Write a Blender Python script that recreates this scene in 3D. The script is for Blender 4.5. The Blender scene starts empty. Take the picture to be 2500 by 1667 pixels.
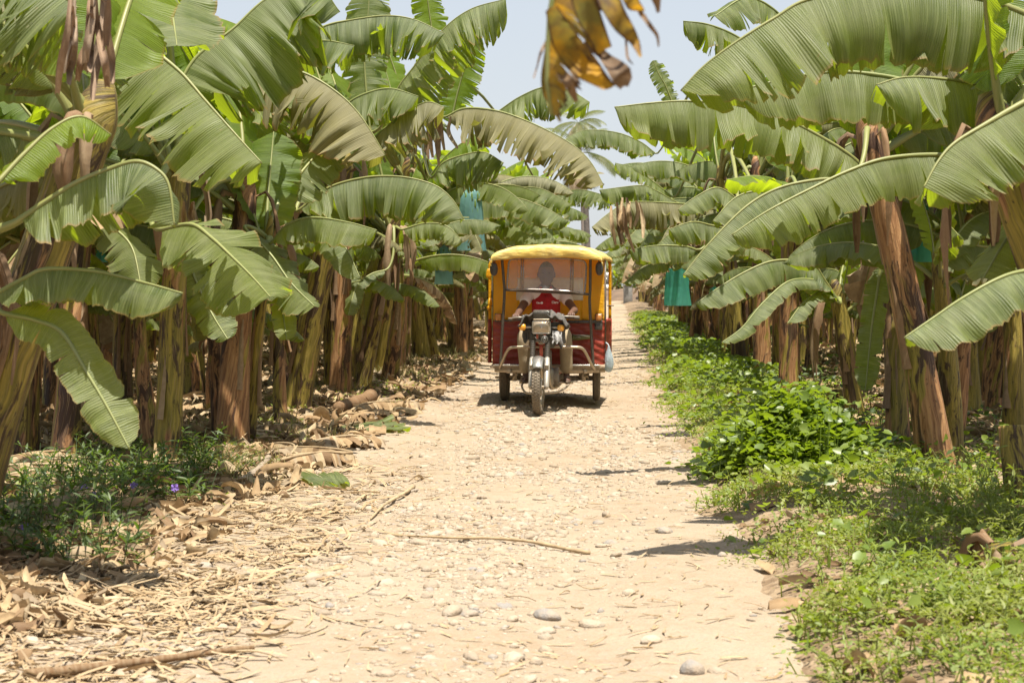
import bpy, math, random
import numpy as np
from mathutils import Vector, Matrix

# ------------------------------------------------------------------ camera, sky, sun, exposure
scene = bpy.context.scene
COL = scene.collection
R = math.radians
CAM_H, F_PX, HORIZON = 1.4, 4000.0, 690.0
PITCH = math.atan((833.5 - HORIZON) / F_PX)
cam_data = bpy.data.cameras.new('camera')
cam = bpy.data.objects.new('camera', cam_data)
COL.objects.link(cam)
cam.location = (0, 0, CAM_H)
cam.rotation_euler = (R(90) - PITCH, 0, 0)
cam_data.sensor_width = 36
cam_data.lens = F_PX / 2500 * 36
cam_data.clip_start = 0.1
cam_data.clip_end = 3000
cam_data.dof.use_dof = True
cam_data.dof.focus_distance = 15.0
cam_data.dof.aperture_fstop = 5.6
scene.camera = cam

SUN_EL, SUN_AZ = 76.0, 156.0          # azimuth clockwise from +Y: behind the camera, a little to the right
world = bpy.data.worlds.new('World')
scene.world = world
world.use_nodes = True
wn = world.node_tree
sky = wn.nodes.new('ShaderNodeTexSky')
sky.sky_type = 'NISHITA'
sky.sun_disc = False
sky.sun_elevation = R(SUN_EL)
sky.sun_rotation = R(SUN_AZ)
sky.air_density = 1.0
sky.dust_density = 2.0
sky.ozone_density = 1.0
bg = wn.nodes['Background']
bg.inputs['Strength'].default_value = 0.095
veil = wn.nodes.new('ShaderNodeMix')       # thin white dry-season haze over the whole sky
veil.data_type = 'RGBA'
vdir = wn.nodes.new('ShaderNodeTexCoord'); vsep = wn.nodes.new('ShaderNodeSeparateXYZ'); vmap = wn.nodes.new('ShaderNodeMapRange')
wn.links.new(vdir.outputs['Generated'], vsep.inputs[0]); wn.links.new(vsep.outputs[2], vmap.inputs[0])
for i_, v_ in ((1, .10), (2, .65), (3, .80), (4, .30)): vmap.inputs[i_].default_value = v_     # the dust lies low: white near the horizon, clearer overhead
wn.links.new(vmap.outputs[0], veil.inputs[0])
veil.inputs[7].default_value = (3.9, 4.08, 4.28, 1)
wn.links.new(sky.outputs[0], veil.inputs[6])
wn.links.new(veil.outputs[2], bg.inputs['Color'])
sun_data = bpy.data.lights.new('sun', 'SUN')
sun = bpy.data.objects.new('sun', sun_data)
COL.objects.link(sun)
sun_data.energy = 5.0
sun_data.angle = R(0.5)
sun_data.color = (1.0, 0.94, 0.84)
sd = Vector((math.sin(R(SUN_AZ)) * math.cos(R(SUN_EL)), math.cos(R(SUN_AZ)) * math.cos(R(SUN_EL)), math.sin(R(SUN_EL))))
sun.rotation_euler = sd.to_track_quat('Z', 'Y').to_euler()
sun.location = (0, 0, 30)
scene.view_settings.view_transform = 'Standard'
scene.view_settings.look = 'None'
scene.view_settings.gamma = 1
scene.view_settings.exposure = 1.0
scene.cycles.use_denoising = True
scene.cycles.max_bounces = 7
scene.cycles.transparent_max_bounces = 12

# ------------------------------------------------------------------ helpers
CP, SP = math.cos(PITCH), math.sin(PITCH)
def at(px, py, Y):
    """The world point at depth Y that the photograph shows at (px, py)."""
    dx, dz = (px - 1250) / F_PX, -(py - 833.5) / F_PX
    d = np.array([dx, CP + dz * SP, -SP + dz * CP])
    return np.array([0, 0, CAM_H]) + d * (Y / d[1])
def on_ground(px, py, z=0.0):
    dx, dz = (px - 1250) / F_PX, -(py - 833.5) / F_PX
    d = np.array([dx, CP + dz * SP, -SP + dz * CP])
    return np.array([0, 0, CAM_H]) + d * ((z - CAM_H) / d[2])
ROAD = 0.0625                           # the road drifts right by this much per metre of depth
ROAD_L, ROAD_R = -2.7, 0.62             # road edges, in x - ROAD*y

def _hash(ix, iy, seed):
    h = (ix.astype(np.int64) * 374761393 + iy.astype(np.int64) * 668265263 + seed * 1442695041) & 0x7fffffff
    h = ((h ^ (h >> 13)) * 1274126177) & 0x7fffffff
    return ((h ^ (h >> 16)) & 0xffff) / 65535.0
def vnoise(x, y, seed=0):
    x = np.asarray(x, float); y = np.asarray(y, float)
    ix, iy = np.floor(x), np.floor(y)
    fx, fy = x - ix, y - iy
    fx, fy = fx * fx * (3 - 2 * fx), fy * fy * (3 - 2 * fy)
    a = _hash(ix, iy, seed) * (1 - fx) + _hash(ix + 1, iy, seed) * fx
    b = _hash(ix, iy + 1, seed) * (1 - fx) + _hash(ix + 1, iy + 1, seed) * fx
    return a * (1 - fy) + b * fy
def fbm(x, y, seed=0, octs=4):
    s, a, t = 0, 0.5, 0
    for i in range(octs):
        s = s + a * vnoise(x * 2 ** i, y * 2 ** i, seed + i); t += a; a *= 0.5
    return s / t
def sstep(a, b, x):
    t = np.clip((x - a) / (b - a), 0, 1)
    return t * t * (3 - 2 * t)
def nrm(v):
    return v / np.maximum(np.linalg.norm(v, axis=-1, keepdims=True), 1e-9)
def curve(pts, n):
    """n points on a smooth (Catmull-Rom) curve through pts, evenly spaced."""
    p = np.asarray(pts, float)
    if len(p) == 2:
        return p[0] + (p[1] - p[0]) * np.linspace(0, 1, n)[:, None]
    e = np.vstack([2 * p[0] - p[1], p, 2 * p[-1] - p[-2]])
    out = []
    for i in range(len(p) - 1):
        a, b, c, d = e[i], e[i + 1], e[i + 2], e[i + 3]
        for t in np.linspace(0, 1, 14, endpoint=False):
            out.append(0.5 * (2 * b + (c - a) * t + (2 * a - 5 * b + 4 * c - d) * t * t + (-a + 3 * b - 3 * c + d) * t ** 3))
    out.append(p[-1]); out = np.array(out)
    s = np.r_[0, np.cumsum(np.linalg.norm(np.diff(out, axis=0), axis=1))]
    q = np.linspace(0, s[-1], n)
    return np.stack([np.interp(q, s, out[:, k]) for k in range(out.shape[1])], 1)

def quads(nr, nc, wrap=False):
    r = np.arange(nr - 1)[:, None]; c = np.arange(nc if wrap else nc - 1)[None, :]
    c2 = (c + 1) % nc
    return np.stack([r * nc + c, r * nc + c2, (r + 1) * nc + c2, (r + 1) * nc + c], -1).reshape(-1, 4)

class MB:
    """Collects shapes and links them as ONE mesh object."""
    def __init__(s):
        s.V, s.F, s.UV, s.M, s.n = [], [], [], [], 0
    def add(s, V, F, UV=None, mi=0):
        V = np.asarray(V, float)
        if len(V) == 0: return s
        s.V.append(V)
        s.UV.append(np.zeros((len(V), 2)) if UV is None else np.asarray(UV, float))
        for f in (F if isinstance(F, list) else [F]):
            f = np.asarray(f, int) + s.n
            s.F.append(f); s.M.append(np.full(len(f), mi, int))
        s.n += len(V)
        return s
    def tube(s, P, rad, k=8, mi=0, caps=True, uvscale=1.0):
        P = np.asarray(P, float); n = len(P)
        rad = np.broadcast_to(np.asarray(rad, float), (n,))
        T = nrm(np.gradient(P, axis=0))
        a = np.array([0, 0, 1.0]) if abs(T[0, 2]) < 0.9 else np.array([1.0, 0, 0])
        u = nrm(a - T[0] * (a @ T[0])); V, UV = [], []
        L = np.r_[0, np.cumsum(np.linalg.norm(np.diff(P, axis=0), axis=1))]
        th = np.linspace(0, 2 * np.pi, k, endpoint=False)
        for i in range(n):
            u = nrm(u - T[i] * (u @ T[i])); w = np.cross(T[i], u)
            V.append(P[i] + rad[i] * (np.cos(th)[:, None] * u + np.sin(th)[:, None] * w))
            UV.append(np.stack([th * rad[i] * uvscale, np.full(k, L[i] * uvscale)], 1))
        V = np.vstack(V); F = [quads(n, k, True)]
        if caps:
            F += [np.arange(k)[::-1][None, :], ((n - 1) * k + np.arange(k))[None, :]]
        return s.add(V, F, np.vstack(UV), mi)
    def box(s, c, size, rot=None, mi=0, bev=0.0, taper=(1, 1)):
        hx, hy, hz = np.asarray(size, float) / 2
        b = min(bev, hx * .9, hy * .9, hz * .9)
        if b <= 0:
            V = np.array([[x, y, z] for z in (-hz, hz) for y in (-hy, hy) for x in (-hx, hx)], float)
            V[4:, 0] *= taper[0]; V[4:, 1] *= taper[1]
            F = [[0, 2, 3, 1], [4, 5, 7, 6], [0, 1, 5, 4], [2, 6, 7, 3], [0, 4, 6, 2], [1, 3, 7, 5]]
            F = [np.array(F)]
        else:
            V, F, k = [], [], 0
            m = 3; ring = []
            for (sx, sy, a0) in ((1, 1, 0), (-1, 1, 90), (-1, -1, 180), (1, -1, 270)):
                for j in range(m):
                    a = R(a0 + 90 * j / (m - 1)); ring.append((sx * (hx - b), sy * (hy - b), math.cos(a), math.sin(a)))
            for (z, o) in ((-hz, 0), (-hz + b * .3, .7), (-hz + b, 1), (hz - b, 1), (hz - b * .3, .7), (hz, 0)):
                tx = 1 + (taper[0] - 1) * (z + hz) / (2 * hz); ty = 1 + (taper[1] - 1) * (z + hz) / (2 * hz)
                for (x, y, cx, cy) in ring: V.append(((x + b * o * cx) * tx, (y + b * o * cy) * ty, z))
            V = np.array(V); k = len(ring)
            F = [quads(6, k, True), np.arange(k)[::-1][None, :], (5 * k + np.arange(k))[None, :]]
        if rot is not None: V = V @ np.array(Matrix.Rotation(rot[1], 3, rot[0])).T
        return s.add(V + np.asarray(c, float), F, None, mi)
    def lathe(s, prof, c=(0, 0, 0), axis='Z', k=24, mi=0, wave=None):
        """prof: (radius, height) pairs turned about axis."""
        th = np.linspace(0, 2 * np.pi, k, endpoint=False); V = []
        for i, (r, h) in enumerate(prof):
            rr = r * (wave(th, i) if wave else 1)
            V.append(np.stack([rr * np.cos(th), rr * np.sin(th), np.full(k, h)], 1))
        V = np.vstack(V)
        if axis == 'X': V = V[:, [2, 0, 1]]
        if axis == 'Y': V = V[:, [1, 2, 0]]
        return s.add(V + np.asarray(c, float), quads(len(prof), k, True), None, mi)
    def ball(s, c, rad, mi=0, nu=14, nv=9):
        ph = np.linspace(-np.pi / 2, np.pi / 2, nv); th = np.linspace(0, 2 * np.pi, nu, endpoint=False)
        V = np.stack([np.outer(np.cos(ph), np.cos(th)), np.outer(np.cos(ph), np.sin(th)), np.outer(np.sin(ph), np.ones(nu))], -1).reshape(-1, 3)
        return s.add(V * np.asarray(rad, float) + np.asarray(c, float), quads(nv, nu, True), None, mi)
    def sheet(s, G, mi=0, thick=0.0, UV=None):
        """G: (nr, nc, 3) grid of points, with optional thickness."""
        nr, nc, _ = G.shape
        uv = None if UV is None else UV.reshape(-1, 2)
        if thick <= 0: return s.add(G.reshape(-1, 3), quads(nr, nc), uv, mi)
        nn = nrm(np.cross(np.gradient(G, axis=0), np.gradient(G, axis=1)))
        a = G.reshape(-1, 3); b = (G - nn * thick).reshape(-1, 3); q = quads(nr, nc); N = nr * nc
        rim = list(range(nc)) + [r * nc + nc - 1 for r in range(1, nr)] + [(nr - 1) * nc + c for c in range(nc - 2, -1, -1)] + [r * nc for r in range(nr - 2, 0, -1)]
        rim = np.array(rim); r2 = np.roll(rim, -1)
        return s.add(np.vstack([a, b]), [q, q[:, ::-1] + N, np.stack([rim, rim + N, r2 + N, r2], 1)], None if uv is None else np.vstack([uv, uv]), mi)
    def ribbon(s, P, W, across, curl=0.25, mi=0, nc=4):
        """A dry strip along P, W wide, curling across its width."""
        P = np.asarray(P, float); n = len(P); W = np.broadcast_to(np.asarray(W, float), (n,))
        T = nrm(np.gradient(P, axis=0)); A = nrm(across - T * (T @ np.asarray(across, float))[:, None]); N = np.cross(T, A)
        q = np.linspace(-1, 1, nc)
        G = P[:, None] + A[:, None] * (q[None, :, None] * W[:, None, None] / 2) + N[:, None] * (curl * (q ** 2 - .5))[None, :, None] * W[:, None, None]
        L = np.r_[0, np.cumsum(np.linalg.norm(np.diff(P, axis=0), axis=1))]
        uv = np.stack(np.broadcast_arrays(L[:, None], np.abs(q)[None, :]), -1)
        return s.sheet(G, mi, 0, uv)
    def mesh(s, name, mats, origin=(0, 0, 0), smooth=True):
        V = np.vstack(s.V) - np.asarray(origin, float); UV = np.vstack(s.UV)
        lv = np.concatenate([f.ravel() for f in s.F])
        tot = np.concatenate([np.full(len(f), f.shape[1]) for f in s.F])
        st = np.r_[0, np.cumsum(tot)[:-1]]
        me = bpy.data.meshes.new(name)
        me.vertices.add(len(V)); me.vertices.foreach_set('co', V.ravel().astype(np.float32))
        me.loops.add(len(lv)); me.loops.foreach_set('vertex_index', lv.astype(np.int32))
        me.polygons.add(len(tot)); me.polygons.foreach_set('loop_start', st.astype(np.int32))
        for m in (mats if isinstance(mats, (list, tuple)) else [mats]): me.materials.append(m)
        me.polygons.foreach_set('material_index', np.concatenate(s.M).astype(np.int32))
        me.uv_layers.new(name='UVMap').data.foreach_set('uv', UV[lv].ravel().astype(np.float32))
        me.polygons.foreach_set('use_smooth', np.full(len(tot), bool(smooth)))
        me.update(calc_edges=True)
        return me
    def build(s, name, mats, parent=None, origin=(0, 0, 0), smooth=True, sharp=None):
        me = s.mesh(name, mats, origin, smooth)
        if sharp: me.set_sharp_from_angle(angle=R(sharp))
        return link(name, me, parent, origin if parent is None else None)
def link(name, data, parent=None, loc=None):
    o = bpy.data.objects.new(name, data); COL.objects.link(o)
    if parent is not None: o.parent = parent
    if loc is not None: o.location = loc
    return o
def empty(name, loc, rz=0.0):
    o = bpy.data.objects.new(name, None); COL.objects.link(o)
    o.location = loc; o.rotation_euler = (0, 0, rz); o.empty_display_size = 0.2
    return o
def tag(o, label=None, cat=None, group=None, kind=None):
    for k, v in (('label', label), ('category', cat), ('group', group), ('kind', kind)):
        if v: o[k] = v
    return o

# ------------------------------------------------------------------ materials
class NT:
    def __init__(s, name):
        s.m = bpy.data.materials.new(name); s.m.use_nodes = True
        s.t = s.m.node_tree; s.t.nodes.clear()
        s.out = s.t.nodes.new('ShaderNodeOutputMaterial')
    def n(s, typ, _ins=None, **kw):
        nd = s.t.nodes.new(typ)
        for k, v in kw.items(): setattr(nd, k, v)
        for k, v in (_ins or {}).items(): s.put(nd.inputs[k], v)
        return nd
    def put(s, sock, v):
        if isinstance(v, bpy.types.NodeSocket): s.t.links.new(v, sock)
        else: sock.default_value = (*v, 1) if (sock.type == 'RGBA' and len(v) == 3) else v
    def math(s, op, a, b=0.0, c=0.0):
        nd = s.n('ShaderNodeMath', {0: a, 1: b, 2: c}, operation=op); return nd.outputs[0]
    def mix(s, f, a, b, mode='MIX'):
        nd = s.n('ShaderNodeMix', data_type='RGBA', blend_type=mode)
        s.put(nd.inputs[0], f); s.put(nd.inputs[6], a); s.put(nd.inputs[7], b); return nd.outputs[2]
    def ramp(s, f, lo, hi, a=0.0, b=1.0):
        nd = s.n('ShaderNodeMapRange', {0: f, 1: lo, 2: hi, 3: a, 4: b}); return nd.outputs[0]
    def noise(s, vec, scale, detail=3.0, rough=0.55, dist=0.0):
        nd = s.n('ShaderNodeTexNoise', {'Scale': scale, 'Detail': detail, 'Roughness': rough, 'Distortion': dist})
        if vec is not None: s.put(nd.inputs['Vector'], vec)
        return nd.outputs['Fac']
    def scale(s, vec, k):
        return s.n('ShaderNodeVectorMath', {0: vec, 1: k}, operation='MULTIPLY').outputs[0]
    def add(s, vec, k):
        return s.n('ShaderNodeVectorMath', {0: vec, 1: k}, operation='ADD').outputs[0]
    def obj(s): return s.n('ShaderNodeTexCoord').outputs['Object']
    def uv(s): return s.n('ShaderNodeTexCoord').outputs['UV']
    def rand(s): return s.n('ShaderNodeObjectInfo').outputs['Random']
    def pos(s): return s.n('ShaderNodeNewGeometry').outputs['Position']
    def bump(s, h, strength=0.3, dist=0.02):
        return s.n('ShaderNodeBump', {'Height': h, 'Strength': strength, 'Distance': dist}).outputs[0]
    def bsdf(s, color, rough=0.6, metal=0.0, normal=None, spec=0.5, **extra):
        nd = s.n('ShaderNodeBsdfPrincipled')
        s.put(nd.inputs['Base Color'], color); s.put(nd.inputs['Roughness'], rough); s.put(nd.inputs['Metallic'], metal)
        s.put(nd.inputs['Specular IOR Level'], spec)
        if normal is not None: s.put(nd.inputs['Normal'], normal)
        for k, v in extra.items(): s.put(nd.inputs[k.replace('_', ' ')], v)
        return nd.outputs[0]
    def shmix(s, f, a, b):
        nd = s.n('ShaderNodeMixShader'); s.put(nd.inputs[0], f); s.put(nd.inputs[1], a); s.put(nd.inputs[2], b); return nd.outputs[0]
    def done(s, sh):
        s.t.links.new(sh, s.out.inputs['Surface']); return s.m

def simple(name, color, rough=0.5, metal=0.0, var=0.25, scale=8.0, bump=0.1, dust=0.0, dustcol=(0.42, 0.33, 0.22), spec=0.5):
    t = NT(name); o = t.obj()
    n = t.noise(o, scale, 5); n2 = t.noise(o, scale * 5, 3)
    c = t.mix(t.ramp(n, .3, .7), tuple(x * (1 - var) for x in color), tuple(min(1, x * (1 + var)) for x in color))
    if dust: c = t.mix(t.math('MULTIPLY', t.ramp(n2, .35, .65), dust), c, dustcol)
    rr = t.ramp(n2, .3, .7, max(.05, rough - .1), min(1, rough + .12))
    return t.done(t.bsdf(c, rr, metal, t.bump(n2, bump, .01), spec))

def leaf_material(name, dark, light, yellow, trans, tfac=0.3, rough=0.42, dust=0.25, edge=(0.22, 0.13, 0.05)):
    t = NT(name); uv = t.uv(); rnd = t.rand()
    off = t.n('ShaderNodeCombineXYZ', {0: t.math('MULTIPLY', rnd, 37.0), 1: t.math('MULTIPLY', rnd, 11.0), 2: rnd}).outputs[0]
    p = t.add(uv, off)
    fine = t.noise(t.scale(p, (58, .8, 0)), 1.0, 2.0, .6)
    band = t.noise(t.scale(p, (9, .5, 0)), 1.0, 3.0, .6)
    blot = t.noise(t.scale(p, (3, 2.5, 0)), 1.0, 4.0, .6)
    c = t.mix(t.ramp(band, .32, .68), dark, light)
    c = t.mix(t.math('MULTIPLY', t.ramp(fine, .46, .66), .8), c, tuple(min(1, x * 1.5) for x in light))
    c = t.mix(t.ramp(rnd, .35, 1.0, 0, .55), c, yellow)
    c = t.mix(t.math('MULTIPLY', t.ramp(blot, .42, .7), dust * 1.1), c, (0.25, 0.24, 0.165))
    sep = t.n('ShaderNodeSeparateXYZ', {0: uv})
    rib = t.math('SINE', t.math('ADD', t.math('MULTIPLY', sep.outputs[0], 520.0), t.math('MULTIPLY', t.noise(t.scale(p, (14, .6, 0)), 1.0, 2), 9.0)))
    c = t.mix(t.math('MULTIPLY', t.ramp(rib, -.2, 1), .20), c, tuple(x * .45 for x in dark))
    e = t.ramp(t.math('ADD', sep.outputs[1], t.math('MULTIPLY', blot, .10)), .985, 1.06)
    spots = t.ramp(t.noise(t.scale(p, (30, 9, 0)), 1.0, 2.0), .70, .78)
    c = t.mix(t.math('MAXIMUM', e, t.math('MULTIPLY', spots, .55)), c, edge)
    h = t.math('ADD', t.math('ADD', t.math('MULTIPLY', fine, .6), band), t.math('MULTIPLY', rib, .10))
    b = t.bump(h, .6, .014)
    sh = t.bsdf(c, t.ramp(blot, .3, .7, rough + .04, rough + .22), 0, b, .38)
    tc = t.mix(t.ramp(band, .3, .7), trans, tuple(x * .7 for x in trans))
    tr = t.n('ShaderNodeBsdfTranslucent', {'Color': tc, 'Normal': b}).outputs[0]
    return t.done(t.shmix(tfac, sh, tr))

M = {}
M['leaf'] = leaf_material('banana_leaf_green', (0.036, 0.060, 0.014), (0.130, 0.152, 0.058), (0.150, 0.172, 0.040), (0.50, 0.64, 0.02), .36)
M['young_leaf'] = leaf_material('banana_leaf_young', (0.05, 0.10, 0.012), (0.10, 0.155, 0.025), (0.14, 0.20, 0.02), (0.60, 0.76, 0.02), .52, .4, .08)
M['worn_leaf'] = leaf_material('banana_leaf_worn', (0.085, 0.090, 0.034), (0.205, 0.195, 0.100), (0.24, 0.20, 0.07), (0.44, 0.44, 0.04), .3, .5, .35, (0.25, 0.13, 0.04))

def stem_material(name, a, b):
    t = NT(name); uv = t.uv(); n = t.noise(t.scale(uv, (60, 4, 0)), 1.0, 3)
    c = t.mix(t.ramp(n, .3, .7), a, b); c = t.mix(t.math('MULTIPLY', t.rand(), .3), c, (0.24, 0.20, 0.06))
    return t.done(t.bsdf(c, .5, 0, t.bump(n, .2, .01)))
M['midrib'] = stem_material('banana_midrib', (0.15, 0.18, 0.045), (0.25, 0.26, 0.085))

def trunk_material(name, green_bias):
    t = NT(name); uv = t.uv(); rnd = t.rand()
    off = t.n('ShaderNodeCombineXYZ', {0: t.math('MULTIPLY', rnd, 23.0), 1: t.math('MULTIPLY', rnd, 57.0), 2: 0.0}).outputs[0]
    p = t.add(uv, off)
    p = t.add(p, t.n('ShaderNodeCombineXYZ', {0: t.math('MULTIPLY', t.noise(t.scale(p, (3, 2.2, 0)), 1.0, 2), .10)}).outputs[0])
    st = t.noise(t.scale(p, (42, 2.4, 0)), 1.0, 4, .62)
    st2 = t.noise(t.scale(p, (150, 4, 0)), 1.0, 2, .5)
    pa = t.noise(t.scale(p, (5.5, .9, 0)), 1.0, 3, .55, .5)
    pb = t.noise(t.scale(t.add(p, (5, 9, 0)), (7, 1.4, 0)), 1.0, 5, .68, .8)
    sp = t.noise(t.scale(p, (38, 15, 0)), 1.0, 3, .7)
    tan = t.mix(t.ramp(st, .38, .62), (0.17, 0.072, 0.025), (0.39, 0.215, 0.092))
    grn = t.mix(t.ramp(st, .38, .62), (0.13, 0.105, 0.014), (0.30, 0.225, 0.040))
    g = t.math('ADD', pa, t.ramp(rnd, 0, 1, -.14 + green_bias, .14 + green_bias))
    c = t.mix(t.ramp(g, .49, .53), tan, grn)
    c = t.mix(t.math('MULTIPLY', t.ramp(pb, .515, .56), .9), c, (0.034, 0.015, 0.009))
    c = t.mix(t.math('MULTIPLY', t.ramp(sp, .62, .69), .8), c, (0.022, 0.014, 0.010))
    c = t.mix(t.math('MULTIPLY', t.ramp(st2, .58, .68), .5), c, (0.36, 0.24, 0.125))
    return t.done(t.bsdf(c, t.ramp(st, .3, .7, .5, .72), 0, t.bump(t.math('ADD', st, t.math('MULTIPLY', pb, 1.2)), .6, .02), .35))
M['trunk'] = trunk_material('banana_trunk', 0.03)
M['green_trunk'] = trunk_material('banana_trunk_green', 0.16)

def dry_material(name, cols, trans=0.15, spread=1.0):
    """Dead leaf: one of several browns per flake, streaked."""
    t = NT(name); o = t.obj(); g = t.n('ShaderNodeNewGeometry')
    rnd = t.math('FRACT', t.math('ADD', g.outputs['Random Per Island'], t.rand()))
    cr = t.n('ShaderNodeValToRGB', {0: rnd}); el = cr.color_ramp.elements
    while len(el) < len(cols): el.new(0.5)
    for i, c in enumerate(cols): el[i].position = i / (len(cols) - 1); el[i].color = (*c, 1)
    n = t.noise(o, 22, 4); n2 = t.noise(t.scale(t.uv(), (8, 60, 0)), 1.0, 2)
    c = t.mix(t.math('MULTIPLY', t.ramp(n, .35, .65), .45), cr.outputs[0], (0.16, 0.09, 0.045))
    c = t.mix(t.math('MULTIPLY', t.ramp(n2, .4, .6), .3), c, (0.5, 0.4, 0.26))
    c = t.mix(1.0, c, (0.86, 0.84, 0.80), 'MULTIPLY')
    sh = t.bsdf(c, .75, 0, t.bump(n, .3, .01), .25)
    tr = t.n('ShaderNodeBsdfTranslucent', {'Color': c}).outputs[0]
    return t.done(t.shmix(trans, sh, tr))
M['dry'] = dry_material('dry_leaf', [(0.16, 0.085, 0.04), (0.34, 0.22, 0.11), (0.50, 0.36, 0.20), (0.58, 0.46, 0.29), (0.24, 0.19, 0.14)])
M['dry_gray'] = dry_material('dry_leaf_gray', [(0.22, 0.15, 0.11), (0.36, 0.28, 0.22), (0.26, 0.16, 0.10), (0.42, 0.35, 0.28)])
M['straw'] = dry_material('straw', [(0.50, 0.375, 0.22), (0.62, 0.50, 0.32), (0.44, 0.30, 0.16), (0.56, 0.46, 0.31), (0.34, 0.25, 0.155)])
M['sheath'] = dry_material('dry_sheath', [(0.12, 0.06, 0.03), (0.30, 0.17, 0.08), (0.20, 0.12, 0.08), (0.40, 0.29, 0.18)])

# ------------------------------------------------------------------ the setting: ground, road
def off_road(x, y):
    rx = x - ROAD * y
    w = (fbm(x * .9, y * .9, 3, 3) - .5) * .7 + (fbm(x * 4, y * 4, 8, 2) - .5) * .25
    return np.maximum(ROAD_L - rx, rx - ROAD_R) + w
def ground_z(x, y):
    x = np.asarray(x, float); y = np.asarray(y, float)
    d = off_road(x, y); rx = x - ROAD * y; dr = rx - ROAD_R
    z = -.06 + .10 * sstep(-.4, .4, d) + .035 * (fbm(x * 1.6, y * 1.6, 21, 4) - .5) * sstep(-.1, .5, d)
    z = z + .07 * sstep(.0, .5, dr) * (1 - sstep(1.0, 1.9, dr)) * (.5 + vnoise(x * .6, y * .6, 5))
    return z
def road_z(x, y):
    d = off_road(x, y); rx = x - ROAD * y
    z = .012 * (fbm(x * 2.2, y * 2.2, 40, 5) - .5) + .03 * (fbm(x * .6, y * .6, 44, 2) - .5)
    z = z - .03 * np.exp(-((rx + 1.85) / .28) ** 2) - .03 * np.exp(-((rx + .15) / .28) ** 2)
    return z - .14 * sstep(-.05, .5, d)
def surface_z(x, y):
    return np.maximum(ground_z(x, y), road_z(x, y))

def ground_material():
    t = NT('plantation_soil'); o = t.pos()
    n = t.noise(o, 1.3, 5); n2 = t.noise(o, 14, 4, .7); v = t.n('ShaderNodeTexVoronoi', {'Vector': o, 'Scale': 22.0})
    c = t.mix(t.ramp(n, .35, .65), (0.165, 0.11, 0.063), (0.28, 0.20, 0.122))
    c = t.mix(t.math('MULTIPLY', t.ramp(n2, .45, .6), .7), c, (0.32, 0.238, 0.15))
    c = t.mix(t.math('MULTIPLY', t.ramp(v.outputs['Distance'], .0, .35, 1, 0), .2), c, (0.09, 0.055, 0.03))
    return t.done(t.bsdf(c, .9, 0, t.bump(t.math('ADD', n2, v.outputs['Distance']), .7, .03), .2))
def road_material():
    t = NT('dusty_road_dirt'); o = t.pos()
    n = t.noise(o, .9, 4); n2 = t.noise(o, 9, 5, .65); n3 = t.noise(o, 60, 3, .7)
    v = t.n('ShaderNodeTexVoronoi', {'Vector': o, 'Scale': 26.0, 'Randomness': 1.0}); v2 = t.n('ShaderNodeTexVoronoi', {'Vector': o, 'Scale': 60.0})
    c = t.mix(t.ramp(n, .35, .65), (0.292, 0.219, 0.143), (0.335, 0.266, 0.186))
    c = t.mix(t.math('MULTIPLY', t.ramp(n2, .42, .65), .5), c, (0.375, 0.30, 0.215))
    c = t.mix(t.math('MULTIPLY', t.ramp(n3, .52, .68), .35), c, (0.215, 0.138, 0.078))
    c = t.mix(t.math('MULTIPLY', t.ramp(v2.outputs['Color'], .6, .9), .3), c, (0.30, 0.265, 0.225))
    h = t.math('ADD', t.math('MULTIPLY', t.ramp(v.outputs['Distance'], .1, .5, 1, 0), .22), t.math('ADD', n2, t.math('MULTIPLY', n3, .6)))
    return t.done(t.bsdf(c, .92, 0, t.bump(h, .75, .025), .15))
M['soil'] = ground_material(); M['road'] = road_material()

def axis(lo, hi, step, grow, far):
    a = list(np.arange(lo, hi + 1e-6, step)); d = step
    while a[-1] < far: d *= grow; a.append(a[-1] + d)
    d = step; b = []
    x = lo
    while x > -far: d *= grow; x -= d; b.append(x)
    return np.array(b[::-1] + a)
gx, gy = axis(-9, 9, .16, 1.22, 500), axis(3, 46, .22, 1.22, 600)
X, Y = np.meshgrid(gx, gy)
mb = MB(); mb.sheet(np.stack([X, Y, ground_z(X, Y)], -1))
tag(mb.build('ground', M['soil']), kind='structure')

ry = [2.0]
while ry[-1] < 240: ry.append(ry[-1] + max(.05, ry[-1] * .006))
ry = np.array(ry); rxs = np.linspace(ROAD_L - .9, ROAD_R + .9, 76)
Yr, Xr = np.meshgrid(ry, rxs, indexing='ij'); Xr = Xr + ROAD * Yr
mb = MB(); mb.sheet(np.stack([Xr, Yr, road_z(Xr, Yr)], -1)[:, ::-1])
tag(mb.build('road', M['road']), kind='structure')

# ------------------------------------------------------------------ gravel and stones
def stone_material():
    t = NT('river_stone'); o = t.obj(); g = t.n('ShaderNodeNewGeometry'); r = t.math('FRACT', t.math('ADD', g.outputs['Random Per Island'], t.rand()))
    n = t.noise(o, 18, 4); n2 = t.noise(o, 90, 2)
    c = t.mix(r, (0.25, 0.20, 0.145), (0.42, 0.355, 0.27)); c = t.mix(t.ramp(r, .86, .95), c, (0.25, 0.228, 0.20))
    c = t.mix(t.math('MULTIPLY', t.ramp(n, .4, .65), .6), c, (0.37, 0.28, 0.185))
    return t.done(t.bsdf(c, .8, 0, t.bump(t.math('ADD', n, n2), .5, .012), .2))
M['stone'] = stone_material()
def ico(sub):
    import bmesh
    bm = bmesh.new(); bmesh.ops.create_icosphere(bm, subdivisions=sub, radius=1)
    V = np.array([v.co[:] for v in bm.verts]); F = np.array([[v.index for v in f.verts] for f in bm.faces]); bm.free(); return V, F
ICO1, ICO2 = ico(1), ico(2)
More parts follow.
